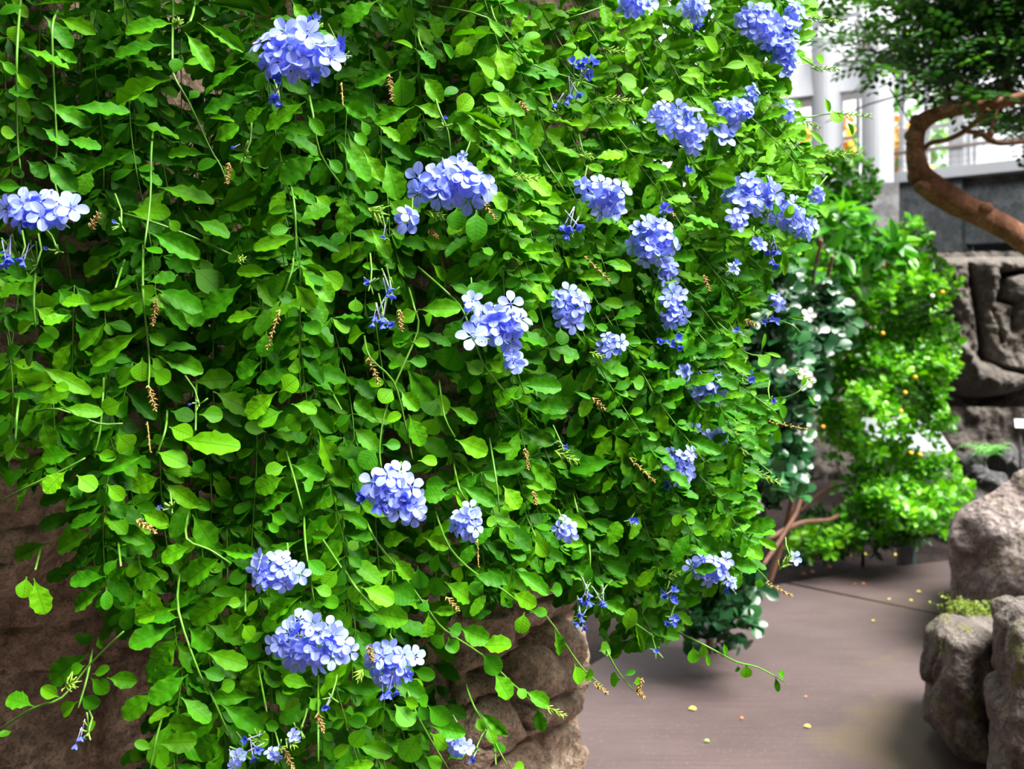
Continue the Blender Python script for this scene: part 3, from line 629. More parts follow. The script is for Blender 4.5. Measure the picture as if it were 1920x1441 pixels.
# small plant between the boulders
sp = empty('rock_plant', P(1830, 1150, 3.75)); tag(sp, 'small yellow green weed growing between the pale boulder and the mossy boulder', 'plant')
b = MB()
for _ in range(420):
    x = random.gauss(1822, 22); y = 1148+random.uniform(-18, 10)-8*math.exp(-((x-1800)/15)**2); p = np.array(P(x, y, 3.70+random.uniform(-0.12, 0.1)))
    put_leaf(b, p, rv()+np.array((0, 0, 0.4)), rv(0.4)+np.array((0, -0.3, 1)), 0.014, 0.010, 'mini', random.uniform(0.2, 0.7))
for x0, y0, x1, y1 in [(1810, 1150, 1740, 1130), (1815, 1145, 1760, 1110), (1800, 1160, 1775, 1118), (1840, 1175, 1815, 1190), (1850, 1170, 1840, 1195)]:
    for k in range(14):
        t = k/13; p = np.array(P(x0+(x1-x0)*t, y0+(y1-y0)*t, 3.6)); put_leaf(b, p, rv()+np.array((0, 0, 0.4)), rv(0.3)+np.array((0, -0.4, 1)), 0.013, 0.009, 'mini', 0.8)
b.build('foliage', leafmat('weed_leaf', (0.03, 0.05, 0.004), (0.10, 0.15, 0.012), (0.22, 0.28, 0.02), 0.2, 0.5, 0.2, False), sp)

# ================================================================== SIGNS AND POSTS
si = empty('information_panel', P(1730, 1040, 6.3)); si.location.z = -0.045; tag(si, 'white slanted information panel on a dark post, half hidden by the bright bush', 'sign')
a_, b_, c_, d_ = P(1787, 845, 6.5), P(1648, 845, 6.5), P(1606, 783, 7.1), P(1745, 783, 7.1)
b = MB(); b.prism([a_, b_, c_, d_], (0, 0.0, -0.03)); b.build('panel', M['sign'], si, smooth=False)
b = MB(); mid_ = (a_+b_+c_+d_)/4; b.box((mid_.x-0.05, mid_.y-0.05, -0.05), (mid_.x+0.05, mid_.y+0.05, mid_.z-0.02)); b.build('post', M['steel'], si, smooth=False)
b = MB(); 
for (u, v, du, dv) in [(0.12, 0.2, 0.3, 0.5), (0.5, 0.2, 0.35, 0.06), (0.5, 0.35, 0.35, 0.06), (0.5, 0.5, 0.28, 0.06)]:
    q = lambda s, t: b_+(a_-b_)*s+(c_-b_)*t+Vector((0, 0, 0.003)); b.prism([q(u, v), q(u+du, v), q(u+du, v+dv), q(u, v+dv)], (0, 0, -0.002))
b.build('picture', plain('panel_print', (0.55, 0.62, 0.62), 0.5, 0.3, 9), si, smooth=False)
sl = empty('plant_label', P(1914, 865, 6.6)); tag(sl, 'small pale plant label on a thin black stake at the right edge', 'sign')
b = MB(); b.tube([P(1913, 900, 6.6), P(1913, 800, 6.6)], 0.007, 6); b.build('stake', M['steel'], sl)
b = MB(); b.prism([P(1902, 785, 6.62), P(1935, 787, 6.62), P(1935, 802, 6.56), P(1904, 801, 6.56)], (0, 0.004, 0)); b.build('tag', M['sign'], sl, smooth=False)
bo = empty('bollard', G(1700, 1058)); tag(bo, 'short dark square post standing beside the far slab of the path', 'post')
q0 = G(1700, 1058); b = MB(); b.box((q0.x-0.035, q0.y, -0.045), (q0.x+0.035, q0.y+0.07, 0.32)); b.build('post', M['steel'], bo, smooth=False)
b = MB(); b.box((q0.x+0.045, q0.y+0.02, -0.045), (q0.x+0.065, q0.y+0.04, 0.30)); b.build('stake', plain('green_stake', (0.1, 0.2, 0.18), 0.5), bo, smooth=False)
ul = empty('spotlight', P(1615, 985, 6.3)); tag(ul, 'small grey garden spotlight low beneath the bush, left of the dark square post', 'lamp')
c_ = P(1618, 985, 6.25); b = MB(); b.tube([c_+Vector((-0.05, -0.03, 0.0)), c_+Vector((0.05, 0.02, 0.02))], [0.035, 0.022], 12); b.build('head', plain('grey_metal', (0.16, 0.18, 0.21), 0.35), ul)
b = MB(); b.tube([Vector((c_.x, c_.y, -0.045)), c_], 0.01, 6); b.build('stake', M['steel'], ul)

# ================================================================== FALLEN LEAVES
fl = [(1298, 1329, 'yellow_leaf', 0.034, 'yellow fallen leaf on the path, closest to the planter rock'), (1513, 1362, 'yellow_leaf', 0.026, 'yellow green fallen leaf in the middle of the near path slab'), (1325, 1390, 'bush', 0.022, 'small green fallen leaf lowest on the path'),
      (1637, 1164, 'yellow_leaf', 0.022, 'yellow fallen leaf on the near slab, just before the joint'), (1603, 1095, 'orange_leaf', 0.026, 'left of the two orange leaves on the far slab'), (1619, 1095, 'orange_leaf', 0.024, 'right of the two orange leaves on the far slab'),
      (1722, 1110, 'yellow_leaf', 0.028, 'tan fallen leaf on the far slab beside the pale boulder'), (1708, 1126, 'yellow_leaf', 0.022, 'pale fallen leaf on the far slab close to the joint, nearer the boulder'), (1667, 1124, 'yellow_leaf', 0.02, 'pale fallen leaf on the far slab touching the joint'),
      (1391, 1347, 'orange_leaf', 0.016, 'tiny red brown fallen leaf between the two yellow leaves on the path'), (1511, 1307, 'orange_leaf', 0.014, 'tiny red brown petal on the path above the yellow green leaf')]
for x, y, mt, l, lb in fl:
    p = G(x, y, 0.004); b = MB(); an = random.uniform(-0.6, 0.6); f = np.array((math.cos(an), math.sin(an), 0.05)); put_leaf(b, np.array(p)-f*l/2+np.array((0, 0, 0.005)), f, (0.1, -0.2, 1), l, l*0.55, 'small', 0.8)
    o = b.build('fallen_leaf', M[mt]); tag(o, lb, 'leaf', 'fallen leaves on the path')
ssp = [(1530, 1045, 'orange_leaf', 'orange leaf on the mulch, largest one left of the dark post'), (1588, 1041, 'yellow_leaf', 'bright yellow leaf on the mulch nearest the ground plant'), (1617, 1038, 'yellow_leaf', 'yellow leaf on the mulch right of the bright yellow one'), (1502, 1075, 'orange_leaf', 'orange leaf on the mulch beside the corner of the slab'), (1518, 1072, 'orange_leaf', 'orange petal on the mulch just right of the corner leaf'), (1676, 1040, 'yellow_leaf', 'dull yellow leaf on the mulch left of the dark post'), (1550, 1062, 'orange_leaf', 'small orange leaf on the mulch by the far slab edge')]
for x, y, mt, lb in ssp:
    p = G(x, y, -0.04); b = MB(); put_leaf(b, np.array(p), (1, 0.3, 0.1), (0.1, -0.5, 1), 0.034, 0.026, 'small', 0.8)
    tag(b.build('fallen_leaf', M[mt]), lb, 'leaf', 'fallen leaves on the mulch')

# ================================================================== THE BLUE PLUMBAGO
def sm(t): t = max(0.0, min(1.0, t)); return t*t*(3-2*t)
RECESS = [(400, 640, 95, 150, 0.15), (215, 210, 70, 130, 0.12), (340, 330, 60, 90, 0.10), (620, 760, 70, 90, 0.06), (1010, 760, 60, 100, 0.08), (760, 470, 60, 60, 0.06), (960, 450, 80, 60, 0.05), (480, 860, 60, 60, 0.05), (1180, 590, 50, 50, 0.06)]
def Df(x, y):                                    # distance of the plant's outer surface
    d = 1.16+0.46*sm((x-420)/1150)
    d += 0.035*noise.noise(Vector((x*0.006, y*0.006, 2)))
    if x > 1350: d += 0.10*sm((x-1350)/200)
    for a, b, c, e, k in RECESS: d += k*math.exp(-((x-a)/c)**2-((y-b)/e)**2)
    return d
MASK = [(-60, -60), (1500, -60), (1485, 60), (1465, 140), (1445, 185), (1480, 235), (1510, 290), (1505, 400), (1480, 460), (1430, 520), (1400, 580), (1370, 640), (1390, 700), (1440, 750), (1425, 800), (1395, 860), (1385, 930), (1400, 1000), (1385, 1060), (1320, 1085), (1275, 1100), (1250, 1180), (1180, 1200), (1090, 1120), (1040, 1060), (960, 1075), (930, 1130), (860, 1150), (820, 1230), (850, 1330), (900, 1480), (260, 1480), (235, 1400), (275, 1290), (290, 1180), (200, 1130), (130, 1090), (120, 1010), (140, 930), (60, 890), (-60, 880)]
VOID = [(205, 180, 42, 110, .9), (245, 330, 55, 55, .9), (345, 700, 60, 90, .35), (370, 300, 50, 60, .3), (30, 620, 45, 60, .9), (60, 960, 95, 65, 1), (770, 470, 45, 60, .5), (960, 450, 60, 70, .45), (420, 660, 80, 110, .35), (660, 700, 60, 60, .4), (990, 720, 40, 90, .7), (470, 400, 40, 60, .4), (780, 880, 60, 70, .4), (1130, 1010, 90, 60, .4), (240, 1180, 60, 90, .6), (420, 230, 30, 60, .4), (1180, 560, 40, 60, .4)]
plum = empty('plumbago', (-0.05, 1.75, 0.0)); tag(plum, 'large trailing plumbago with sky blue flower clusters and fresh green leaves draped over the rock', 'shrub')

# traced stems and leaves: (zoom origin), numbers are 3x zoomed picture coordinates, read off the photograph once to lay out the plant
ST = {
 (0, 0): ["120 -40 95 300 95 720 115 950", "325 60 295 150 300 400 320 830 300 900", "975 -20 970 330 985 440 1060 570 1180 830 1240 930 1270 1010", "860 740 850 880 845 1130 810 1400", "1740 540 1760 640 1800 860 1920 1040", "1635 1030 1660 1190 1665 1440", "620 1180 850 1245 1080 1330 1300 1430", "1100 0 1070 120 1000 160"],
 (640, 0): ["545 35 820 100 960 250 1080 365 1300 440 1440 490", "1240 120 1320 90 1480 35", "835 -30 860 100 960 250", "430 150 445 250 520 380", "520 500 550 620 600 740 615 890", "1300 600 1360 860", "1080 800 1180 960 1260 1080", "1640 760 1760 720 1880 650"],
 (0, 480): ["805 -60 805 230 825 420 840 600 835 740", "1105 700 1100 980", "585 600 580 780 560 1000 530 1110", "0 1380 170 1290 340 1210 480 1135", "940 870 930 980 880 1120", "1610 1100 1650 1230 1700 1420", "1830 700 1920 860", "110 780 95 900 85 1050", "170 880 330 860 550 940 690 940", "200 100 190 250 200 400", "1650 0 1640 90 1570 280", "700 20 650 180", "1000 90 970 200"],
 (0, 960): ["1060 0 1050 150 1180 210 1300 290", "1010 350 1005 560 1120 900 1200 1050 1310 1300", "-60 1260 190 1100 350 1040 500 860 695 670", "520 770 490 930 440 1100", "910 1160 880 1270 845 1440", "1710 0 1720 200 1770 520", "1380 440 1380 560", "1740 40 1920 310", "660 130 680 300", "230 200 200 320", "1450 860 1500 1120", "1790 920 1790 1400"],
 (640, 480): ["380 180 410 290 430 420 310 700 240 900 215 1080 225 1190", "430 60 600 210 690 320 790 590 900 740 1000 880 1105 970 1190 1040", "130 450 160 570 290 700 350 900 400 1140", "630 1160 665 1310 720 1400", "820 950 870 1250 890 1440", "1080 650 1100 800", "1200 320 1240 340 1370 500", "1505 830 1550 970", "1280 1230 1330 1440", "550 700 580 900 640 1020"],
 (640, 960): ["140 50 200 170 330 330 490 550 580 660 790 800 950 950 1090 1080 1180 1110", "530 0 610 200 750 340 900 430 1060 550 1150 580 1300 800 1370 890 1460 970", "700 970 750 1100 830 1230 930 1420", "340 900 400 1080 480 1240 600 1440", "1030 0 1090 130", "1480 700 1500 790 1560 900 1640 1000", "1440 440 1540 560 1660 630 1760 700", "10 310 80 420 200 560", "860 1300 870 1420", "1380 60 1400 250 1390 400"],
 (1280, 0): ["-60 330 110 490 200 600", "280 670 470 760 640 850 760 872", "540 680 700 660 820 640 900 640", "640 310 780 390", "0 720 150 900 330 1100"],
 (1280, 480): ["510 350 620 390 660 430", "330 740 500 860 570 930", "560 800 640 770 720 700", "400 1140 500 1220", "100 300 250 420 350 540 460 560"],
 (1280, 960): ["150 20 290 200 440 340 480 390", "-60 660 130 750 300 840 420 870 570 950", "370 150 430 90 510 60"],
}
LV = {
 (0, 0): "180,30,460,0,70;110,130,75,225,90;250,90,400,250,90;330,100,515,170,90;490,20,655,220,130;130,265,370,365,75;300,275,420,335,60;0,340,85,405,60;85,400,165,490,55;220,560,65,490,100;235,575,500,690,90;385,600,715,620,95;970,440,650,560,110;1400,345,1140,505,110;1110,125,1365,280,75;1040,180,1190,375,95;880,170,715,300,80;1000,130,705,150,95;970,100,735,60,75;950,250,645,275,80;1110,30,1215,85,50;1120,10,1500,50,70;960,-10,730,10,60;1640,0,1730,120,70;1690,110,1530,95,50;1760,150,1875,240,70;1465,510,1320,510,55;1450,535,1150,610,90;1500,600,1375,670,90;1720,570,1495,710,130;1730,650,1810,740,70;1630,740,1530,830,90;1800,870,1580,1010,130;1840,890,1920,960,70;1600,1020,1250,1150,130;1180,870,950,860,65;1190,800,1330,710,90;1150,665,1305,670,50;1090,690,995,705,55;1240,900,1115,940,90;1290,870,1405,900,55;1250,930,1320,1000,60;790,830,520,950,110;800,740,530,790,100;520,950,450,1080,90;250,900,420,1060,110;150,900,260,990,90;250,860,425,950,60;330,850,460,915,60;375,780,550,820,80;170,830,30,880,125;100,760,10,740,80;240,720,375,800,90;130,1050,0,1040,70;885,1050,1185,1115,110;720,1190,940,1190,110;560,1080,755,1180,110;540,1140,680,1300,130;840,1300,1110,1440,120;1100,1240,1280,1320,110;1640,1190,1520,1180,65;1640,1280,1530,1300,70;1680,1240,1840,1150,120;1770,1100,1850,1160,80;1610,1430,1420,1430,110;700,1400,540,1440,90;660,1330,770,1400,70;810,1390,905,1420,60;945,1230,1005,1290,60;975,420,1000,330,75;1030,360,1130,340,50;1060,560,1110,510,60;140,30,0,60,120",
 (640, 0): "210,0,0,110,120;340,20,375,120,100;490,60,560,200,100;410,130,500,230,80;320,390,95,480,95;280,230,390,250,50;690,220,690,305,100;560,230,630,320,60;410,270,530,370,75;410,600,190,680,85;415,590,560,640,75;330,400,350,590,150;460,420,560,560,90;450,640,310,790,100;200,700,325,780,60;900,190,640,185,50;740,330,860,370,70;870,250,950,430,110;770,360,860,430,90;850,440,900,510,70;870,520,950,600,70;1065,490,940,480,75;785,530,875,550,65;1020,640,1085,740,80;0,580,130,640,80;110,670,155,750,55;70,740,130,800,70;0,800,160,1000,110;125,850,230,1000,80;250,900,320,1100,130;670,620,885,720,60;650,690,760,780,80;740,700,890,800,60;780,770,965,885,60;760,810,880,910,80;580,890,420,845,65;960,770,1090,830,80;960,930,1100,870,85;1100,730,1180,830,80;1360,720,1610,690,100;1420,890,1580,860,90;1470,960,1580,850,90;1240,180,1100,50,150;960,230,1010,80,70;1110,370,1060,200,110;1210,540,1340,460,110;1300,470,1360,570,80;1470,410,1580,375,50;1550,210,1750,130,70;1740,300,1910,400,160;1540,440,1660,460,100;1700,540,1740,640,80;1760,520,1870,540,80;1790,600,1880,620,80;1640,720,1570,740,60;1790,710,1890,790,90;1560,1000,1630,1050,70;820,1050,925,1170,80;990,1170,1085,1180,105;1000,1160,900,1170,75;650,1160,650,1275,110;760,1180,760,1335,120;830,1300,920,1300,100;925,1280,975,1360,75;840,1350,730,1390,70;785,1390,850,1420,70;440,1340,600,1370,90;20,1100,20,1310,100;170,1290,270,1440,80;130,1070,190,1130,80;640,640,730,540,100;560,540,650,490,60;200,10,310,90,60;830,20,720,60,60;820,100,900,190,60;1000,240,1110,180,60;1330,260,1350,370,80;1060,120,1120,60,60",
 (0, 480): "140,140,0,220,105;250,110,140,190,110;235,190,240,280,110;200,290,305,350,80;385,330,250,370,80;330,190,410,270,90;500,270,360,240,100;790,210,500,270,105;810,250,640,280,60;820,240,980,260,95;870,180,1125,290,110;1010,300,1145,370,100;830,150,980,105,90;790,160,860,220,85;810,270,870,330,80;800,415,515,600,110;825,430,920,490,65;870,530,1090,510,80;860,550,1135,640,100;800,570,800,695,115;850,570,920,620,75;750,620,660,700,100;860,640,950,700,95;770,700,660,725,50;1360,160,1140,330,150;1080,60,1240,180,150;1000,20,1040,70,60;670,0,470,90,100;1450,340,1280,340,90;1540,100,1330,70,70;1620,100,1510,210,125;1650,150,1770,290,100;1760,110,1860,240,100;1720,100,1820,160,65;1800,80,1920,170,110;1550,220,1640,240,75;1640,0,1440,0,60;1480,590,1330,660,110;200,360,95,420,75;230,370,385,330,80;225,390,330,450,65;130,500,35,560,85;190,500,140,610,120;190,490,290,470,85;130,610,50,650,60;110,690,280,710,125;210,610,495,760,90;410,610,575,690,110;300,720,370,740,60;200,830,375,750,95;100,760,110,920,115;70,780,0,810,80;180,900,170,1070,140;240,920,290,1070,95;340,850,570,880,80;300,950,480,930,80;560,940,440,1050,105;660,1000,740,1080,120;690,820,580,860,100;500,750,570,770,70;110,1050,20,1120,110;430,1110,230,1120,100;380,1200,250,1320,110;370,1130,360,1200,80;380,1300,460,1340,80;430,1230,530,1300,100;560,1290,590,1410,80;600,1280,690,1360,80;540,1110,640,1130,70;820,1120,560,1200,90;880,1100,1040,1150,120;1000,1030,1320,1060,135;930,1010,860,1040,60;950,960,1070,1000,100;960,870,1080,900,95;900,1220,1085,1210,85;905,1240,750,1300,110;920,1270,1105,1400,95;1080,710,1300,680,115;1200,760,1420,870,125;1120,890,1250,890,95;1080,1150,1140,1200,80;1700,900,1620,960,110;1590,870,1450,930,115;1580,760,1660,690,115;1640,830,1780,870,80;1560,760,1390,900,120;1500,990,1390,950,80;1610,1180,1500,1210,85;1640,1170,1825,1240,85;1600,1240,1440,1310,110;1650,1320,1465,1420,100;1700,1270,1760,1290,90;1790,980,1890,1210,120;1760,1430,1880,1340,100;1600,1080,1600,1140,65;1750,620,1890,640,50;1600,1000,1740,1030,80;1750,690,1830,720,85;1700,370,1790,420,95;590,640,500,600,60;1500,420,1480,560,90",
 (0, 960): "280,170,75,250,85;150,360,130,475,85;190,370,250,565,110;535,100,310,200,115;700,20,535,110,125;790,0,935,55,85;735,130,735,220,60;700,90,665,120,50;780,90,710,120,60;600,360,390,380,95;570,440,410,530,100;600,420,600,540,65;665,260,590,340,80;730,300,605,380,60;900,280,720,340,100;920,370,765,400,95;1080,190,905,260,110;1250,250,1035,380,135;1080,10,1200,185,130;1230,210,1430,230,80;1240,250,1290,300,70;1000,535,780,600,80;1010,590,870,600,75;990,640,730,740,125;1000,700,870,850,125;1340,460,1060,610,125;1270,520,1350,500,60;1060,650,1180,760,110;1390,580,1280,640,90;1290,610,1340,690,115;1370,630,1415,700,80;1145,780,1385,860,100;1130,890,1250,920,75;1060,910,840,1060,115;870,1010,690,1150,110;1030,870,850,960,100;1020,1040,1180,1170,100;1430,1040,1200,1040,90;1230,1070,1480,1220,110;1230,1000,1310,960,75;1440,860,1390,1010,105;1470,870,1570,970,80;1450,840,1700,880,90;1350,740,1450,800,95;1700,470,1500,580,95;1750,500,1560,620,90;1780,490,1910,510,75;1670,280,1730,400,75;1720,260,1820,340,80;1700,150,1430,290,80;1760,420,1860,450,65;1905,320,1820,410,90;1740,130,1830,130,50;1570,60,1590,150,60;1500,60,1560,100,50;1520,0,1600,50,80;500,790,270,950,130;480,860,400,890,65;520,910,610,880,60;510,930,600,1010,95;600,930,760,950,90;340,1040,240,990,75;190,1090,40,1040,95;440,1060,340,1130,80;450,1030,550,1090,90;480,1190,530,1210,60;70,1230,0,1250,45;540,690,430,720,85;550,700,570,760,40;860,1330,765,1295,55;880,1350,930,1420,85;880,1300,1095,1290,110;1170,1200,950,1180,90;1260,1230,1100,1380,135;1220,1210,1270,1240,75;1340,1290,1340,1370,65;1480,1180,1560,1210,60;1440,1260,1500,1290,80;1480,1310,1390,1380,50;1750,980,1600,930,80;1700,1000,1590,990,70;1640,1020,1650,1110,80;1840,900,1920,960,60;1740,1040,1790,1100,70;730,500,700,550,80;850,450,780,600,90",
 (640, 480): "220,80,125,45,45;300,20,410,110,110;510,40,590,130,65;610,160,710,200,65;760,230,750,150,85;850,140,860,260,120;1250,20,1160,80,75;1250,0,1300,50,65;940,90,1060,100,90;1580,90,1620,205,75;80,230,80,310,80;430,310,345,350,80;460,330,510,370,85;430,300,660,290,110;380,230,330,360,70;690,340,600,480,110;650,490,590,630,170;440,430,620,490,70;130,430,35,450,115;130,470,160,550,60;420,430,290,470,95;380,490,290,480,60;390,480,490,490,60;370,590,480,590,70;340,620,270,600,65;360,620,520,810,120;540,800,480,880,130;480,780,600,870,110;330,750,430,860,85;290,740,225,810,95;290,790,310,860,60;140,700,220,710,60;210,930,80,820,80;240,930,330,890,65;60,960,200,1070,100;200,1080,120,1180,115;230,1060,330,1060,65;380,890,460,1060,100;630,1140,470,1040,110;430,1150,540,1150,65;540,900,480,1000,110;600,840,760,930,75;640,1030,820,1100,110;840,1080,950,1075,60;640,1130,870,1270,90;660,1150,710,1200,50;670,1290,860,1390,85;630,1330,710,1400,75;610,1290,480,1280,90;610,1340,470,1340,95;910,1290,1000,1410,95;900,740,880,810,85;910,760,1015,770,75;970,890,905,850,75;960,910,960,1050,125;1150,960,1150,850,70;1105,970,1190,1040,95;850,910,910,1000,80;690,590,790,640,95;700,700,780,750,80;640,610,720,680,90;820,590,910,640,60;1220,600,1100,690,105;1210,620,1300,630,75;1300,640,1240,785,115;1240,540,1310,570,100;1230,400,1250,490,80;1040,240,1050,310,55;1060,210,1160,230,50;1520,980,1405,990,85;1540,1000,1600,1130,80;1570,970,1660,960,55;1620,1060,1680,1120,50;1630,700,1700,720,85;1460,720,1500,830,75;1500,700,1620,790,90;1560,820,1640,900,75;1310,760,1400,800,30;1550,1150,1290,1190,110;1200,1250,1260,1300,80;1140,1210,1000,1290,110;1510,640,1580,640,90",
 (640, 960): "130,50,20,130,75;100,160,50,200,65;100,280,20,320,95;290,250,395,370,80;430,300,450,430,95;550,220,510,330,65;460,140,610,190,80;380,140,240,160,90;130,400,50,490,95;110,420,290,500,115;160,560,365,600,120;240,410,400,480,130;580,390,730,490,110;740,350,900,390,80;680,300,640,380,75;810,390,730,450,85;580,360,500,450,105;490,490,440,540,85;500,560,640,550,55;490,560,490,700,70;1070,130,985,130,100;1030,190,860,250,115;970,110,960,190,80;880,60,820,50,65;1085,150,1160,240,85;960,450,1090,520,90;1030,560,1010,675,85;1060,560,1160,560,55;600,650,670,670,85;660,640,820,720,110;780,750,945,740,105;580,680,520,750,85;600,700,640,780,80;790,790,890,900,105;860,900,950,1040,110;990,980,1030,1040,60;1030,1000,1165,1080,80;1100,1090,1130,1225,75;1200,650,1240,800,75;1310,850,1350,960,80;1370,930,1410,910,70;1390,20,1480,210,135;1410,150,1270,260,160;1500,200,1560,60,90;1390,270,1380,390,60;1170,440,1240,430,75;1590,340,1640,460,95;1630,350,1720,440,60;1440,690,1510,690,85;1450,780,1510,760,80;1570,940,1510,940,75;1590,920,1650,890,30;1640,960,1690,950,50;1600,680,1640,560,80;1650,620,1700,780,30;1770,350,1770,300,50;400,890,520,920,75;370,930,450,1010,85;240,1020,130,1190,155;300,1080,400,1190,120;350,1050,420,1080,60;430,1080,480,1160,65;420,1050,490,1070,75;480,1080,600,1180,110;500,1200,690,1240,90;450,1240,350,1390,135;500,1240,600,1320,85;440,1230,500,1270,65;470,1370,560,1430,75;600,1390,680,1310,95;760,1110,930,1250,60;760,1150,800,1220,60;820,1200,860,1290,60;870,1350,900,1300,80;960,1440,1030,1420,50;140,1210,60,1310,95;0,1430,170,1420,60;20,1120,75,1110,50",
 (1280, 0): "100,190,200,290,110;160,600,160,690,110;390,630,480,700,75;220,380,350,360,60;300,280,440,430,90;100,190,0,120,95;700,720,785,800,40;840,620,880,680,85;800,545,825,620,30;640,360,720,330,75;740,320,795,340,60;530,690,610,740,95;130,500,50,380,90;560,660,520,600,50;920,680,965,750,30;480,840,400,800,100;280,520,360,640,80;60,300,160,400,90;20,60,0,0,80;660,40,760,0,90;500,860,470,960,110;560,1180,600,1100,90",
 (1280, 480): "60,390,150,480,120;300,710,310,850,150;430,790,350,930,125;540,950,525,1045,45;460,540,550,565,25;440,540,470,440,20;580,340,680,350,20;640,420,620,470,40;530,830,590,900,65;700,780,745,830,25;670,740,690,680,30;120,340,250,420,60;420,560,480,600,90;240,760,200,640,90;150,300,60,220,80;380,40,300,80,60;280,880,340,950,70;160,1330,240,1400,110",
 (1280, 960): "140,20,0,110,115;60,130,210,130,60;110,40,130,130,65;330,10,370,120,75;230,110,330,190,100;330,200,330,270,65;340,190,455,250,70;400,140,525,200,50;430,50,450,110,40;470,80,520,65,40;440,370,430,420,55;60,750,60,845,75;100,730,130,820,50;130,790,150,860,30;230,730,245,800,30;360,850,355,930,65;310,860,310,900,30;520,920,540,1010,30;530,890,570,920,40",
}
stems = []                                       # each: list of (x, y, depth)
for (ox, oy), L in ST.items():
    for s in L:
        q = list(map(float, s.split())); pts = [(ox+q[i]/3, oy+q[i+1]/3) for i in range(0, len(q), 2)]
        c = catmull(pts, 6); off = random.uniform(-0.012, 0.02); stems.append(dict(p=[(a, b_, Df(a, b_)+off+0.15*max(0, 1-j_/6)**1.6) for j_, (a, b_) in enumerate(c)], hand=True, mb=MB()))
def leaf_px(mb, bx, by, tx, ty, wpx, D, kind, tone, dt=None):
    p0 = P(bx, by, D); dt = random.uniform(-0.016, 0.014) if dt is None else dt
    p1 = P(tx, ty, D+dt); f = p1-p0; L = f.length
    n = np.array((random.gauss(0.10, 0.22), -0.80, random.gauss(0.42, 0.2)))
    put_leaf(mb, p0, f, n, L*1.04, wpx/F*D*1.06, kind, tone)
allseg = []
for k, s in enumerate(stems):
    for (x, y, d) in s['p']: allseg.append((x, y, d, k))
AS = np.array(allseg)
hand_leaf = []
for (ox, oy), L in LV.items():
    for s in L.split(';'):
        bx, by, tx, ty, wd = map(float, s.split(',')); bx, by, tx, ty, wd = ox+bx/3, oy+by/3, ox+tx/3, oy+ty/3, wd/3
        d2 = np.hypot(AS[:, 0]-bx, AS[:, 1]-by); i = int(d2.argmin()); k = int(AS[i, 3]); D = AS[i, 2] if d2[i] < 60 else Df(bx, by)+random.uniform(-0.01, 0.03)
        Lp = math.hypot(tx-bx, ty-by); kind = 'large' if Lp > 44 and wd/Lp < 0.7 else 'small'
        yg = 0.40*sm((bx-600)/600)*sm((700-by)/500)  # yellow-green young leaves at upper right, raised tone also stands for backlight
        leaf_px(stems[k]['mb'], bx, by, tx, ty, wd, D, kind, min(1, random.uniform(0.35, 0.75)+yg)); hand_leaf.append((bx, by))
# filler stems between and behind the traced ones
def field(x, y):
    base = math.pi/2-0.10*math.sin(x*0.004)
    k = sm((x-650)/700); return base-0.75*k+0.15*k*sm((y-700)/400)
def void(x, y): return any(((x-a)/c)**2+((y-b)/d)**2 < 1 and random.random() < pv for a, b, c, d, pv in VOID)
def filler(n, off0, off1, mbs, ymin=-140, dens=1.0, scale=1.0, use_void=True, stemr=0.0008, xr=(-60, 1500), top=False, ymax=1380):
    made = 0; tries = 0
    while made < n and tries < n*20:
        tries += 1
        x = random.uniform(*xr); y = random.uniform(ymin, ymax if not top else -60)
        if not in_poly(x, max(y, -50), MASK): continue
        D = Df(x, y)+random.uniform(off0, off1); L = random.uniform(250, 620); pts = []; a = field(x, y)+random.gauss(0, 0.18); s = 0; mb = mbs(made)
        step = 8; nxt = 0; side = random.choice((-1, 1)); wob = random.uniform(0, 6.28)
        while s < L:
            if y > -60 and (top or not in_poly(x, y, MASK)): break
            pts.append((x, y, D)); px = F/D
            if s >= nxt and not (use_void and void(x, y)):
                p = P(x, y, D); side = -side
                fx, fy = math.cos(a), math.sin(a)
                yg = 0.40*sm((x-600)/600)*sm((700-y)/500)  # tone raised at upper right for young growth and painted backlight
                for q in range(random.choice((3, 4, 4, 5))):
                    big = q == 0 or (q == 1 and random.random() < 0.6)
                    sd = side if q % 2 == 0 else -side
                    ang = a+sd*random.uniform(0.45, 1.45)
                    l = (random.uniform(0.040, 0.062) if big else random.uniform(0.018, 0.034))*scale
                    if x > 1000: l *= 0.86
                    wd = l*(random.uniform(0.34, 0.46) if big else random.uniform(0.45, 0.66))
                    f = np.array((math.cos(ang), random.uniform(-0.55, 0.25), -math.sin(ang)))
                    n_ = np.array((random.gauss(0.12, 0.32), -0.70, random.gauss(0.55, 0.28)))
                    put_leaf(mb, p, f, n_, l, wd, 'deep' if use_void is None else ('large' if big else 'small'), min(1, random.uniform(0.05, 0.70)+yg*1.3))  # darker range than the traced leaves, paints inner shade into the fillers
                nxt = s+random.uniform(0.026, 0.040)*px/dens
            a += 0.10*math.sin(s*0.012+wob)*0.12+(field(x, y)-a)*0.05; x += math.cos(a)*step; y += math.sin(a)*step; s += step; D += random.gauss(0, 0.0012)
        if len(pts) > 6:
            made += 1; mb.tube([P(*q) for q in pts[::3]+[pts[-1]]], stemr, 5, mi=1) if not isinstance(mb, tuple) else None
            yield pts
front = []
def newfront(i):
    if len(front) <= i: front.append(MB())
    return front[i]
NF = max(0, 98-len(stems)); fpts = []
for pts in filler(NF, 0.05, 0.09, newfront, dens=0.95, xr=(980, 1500)): fpts.append(pts)
deep = MB()
for _ in filler(22, 0.07, 0.14, lambda i: deep, xr=(-60, 1100)): pass
for _ in filler(60, 0.02, 0.2, lambda i: deep, ymin=-420, xr=(-60, 1500), top=True): pass  # unseen strands above the frame, added to shade the leaves below
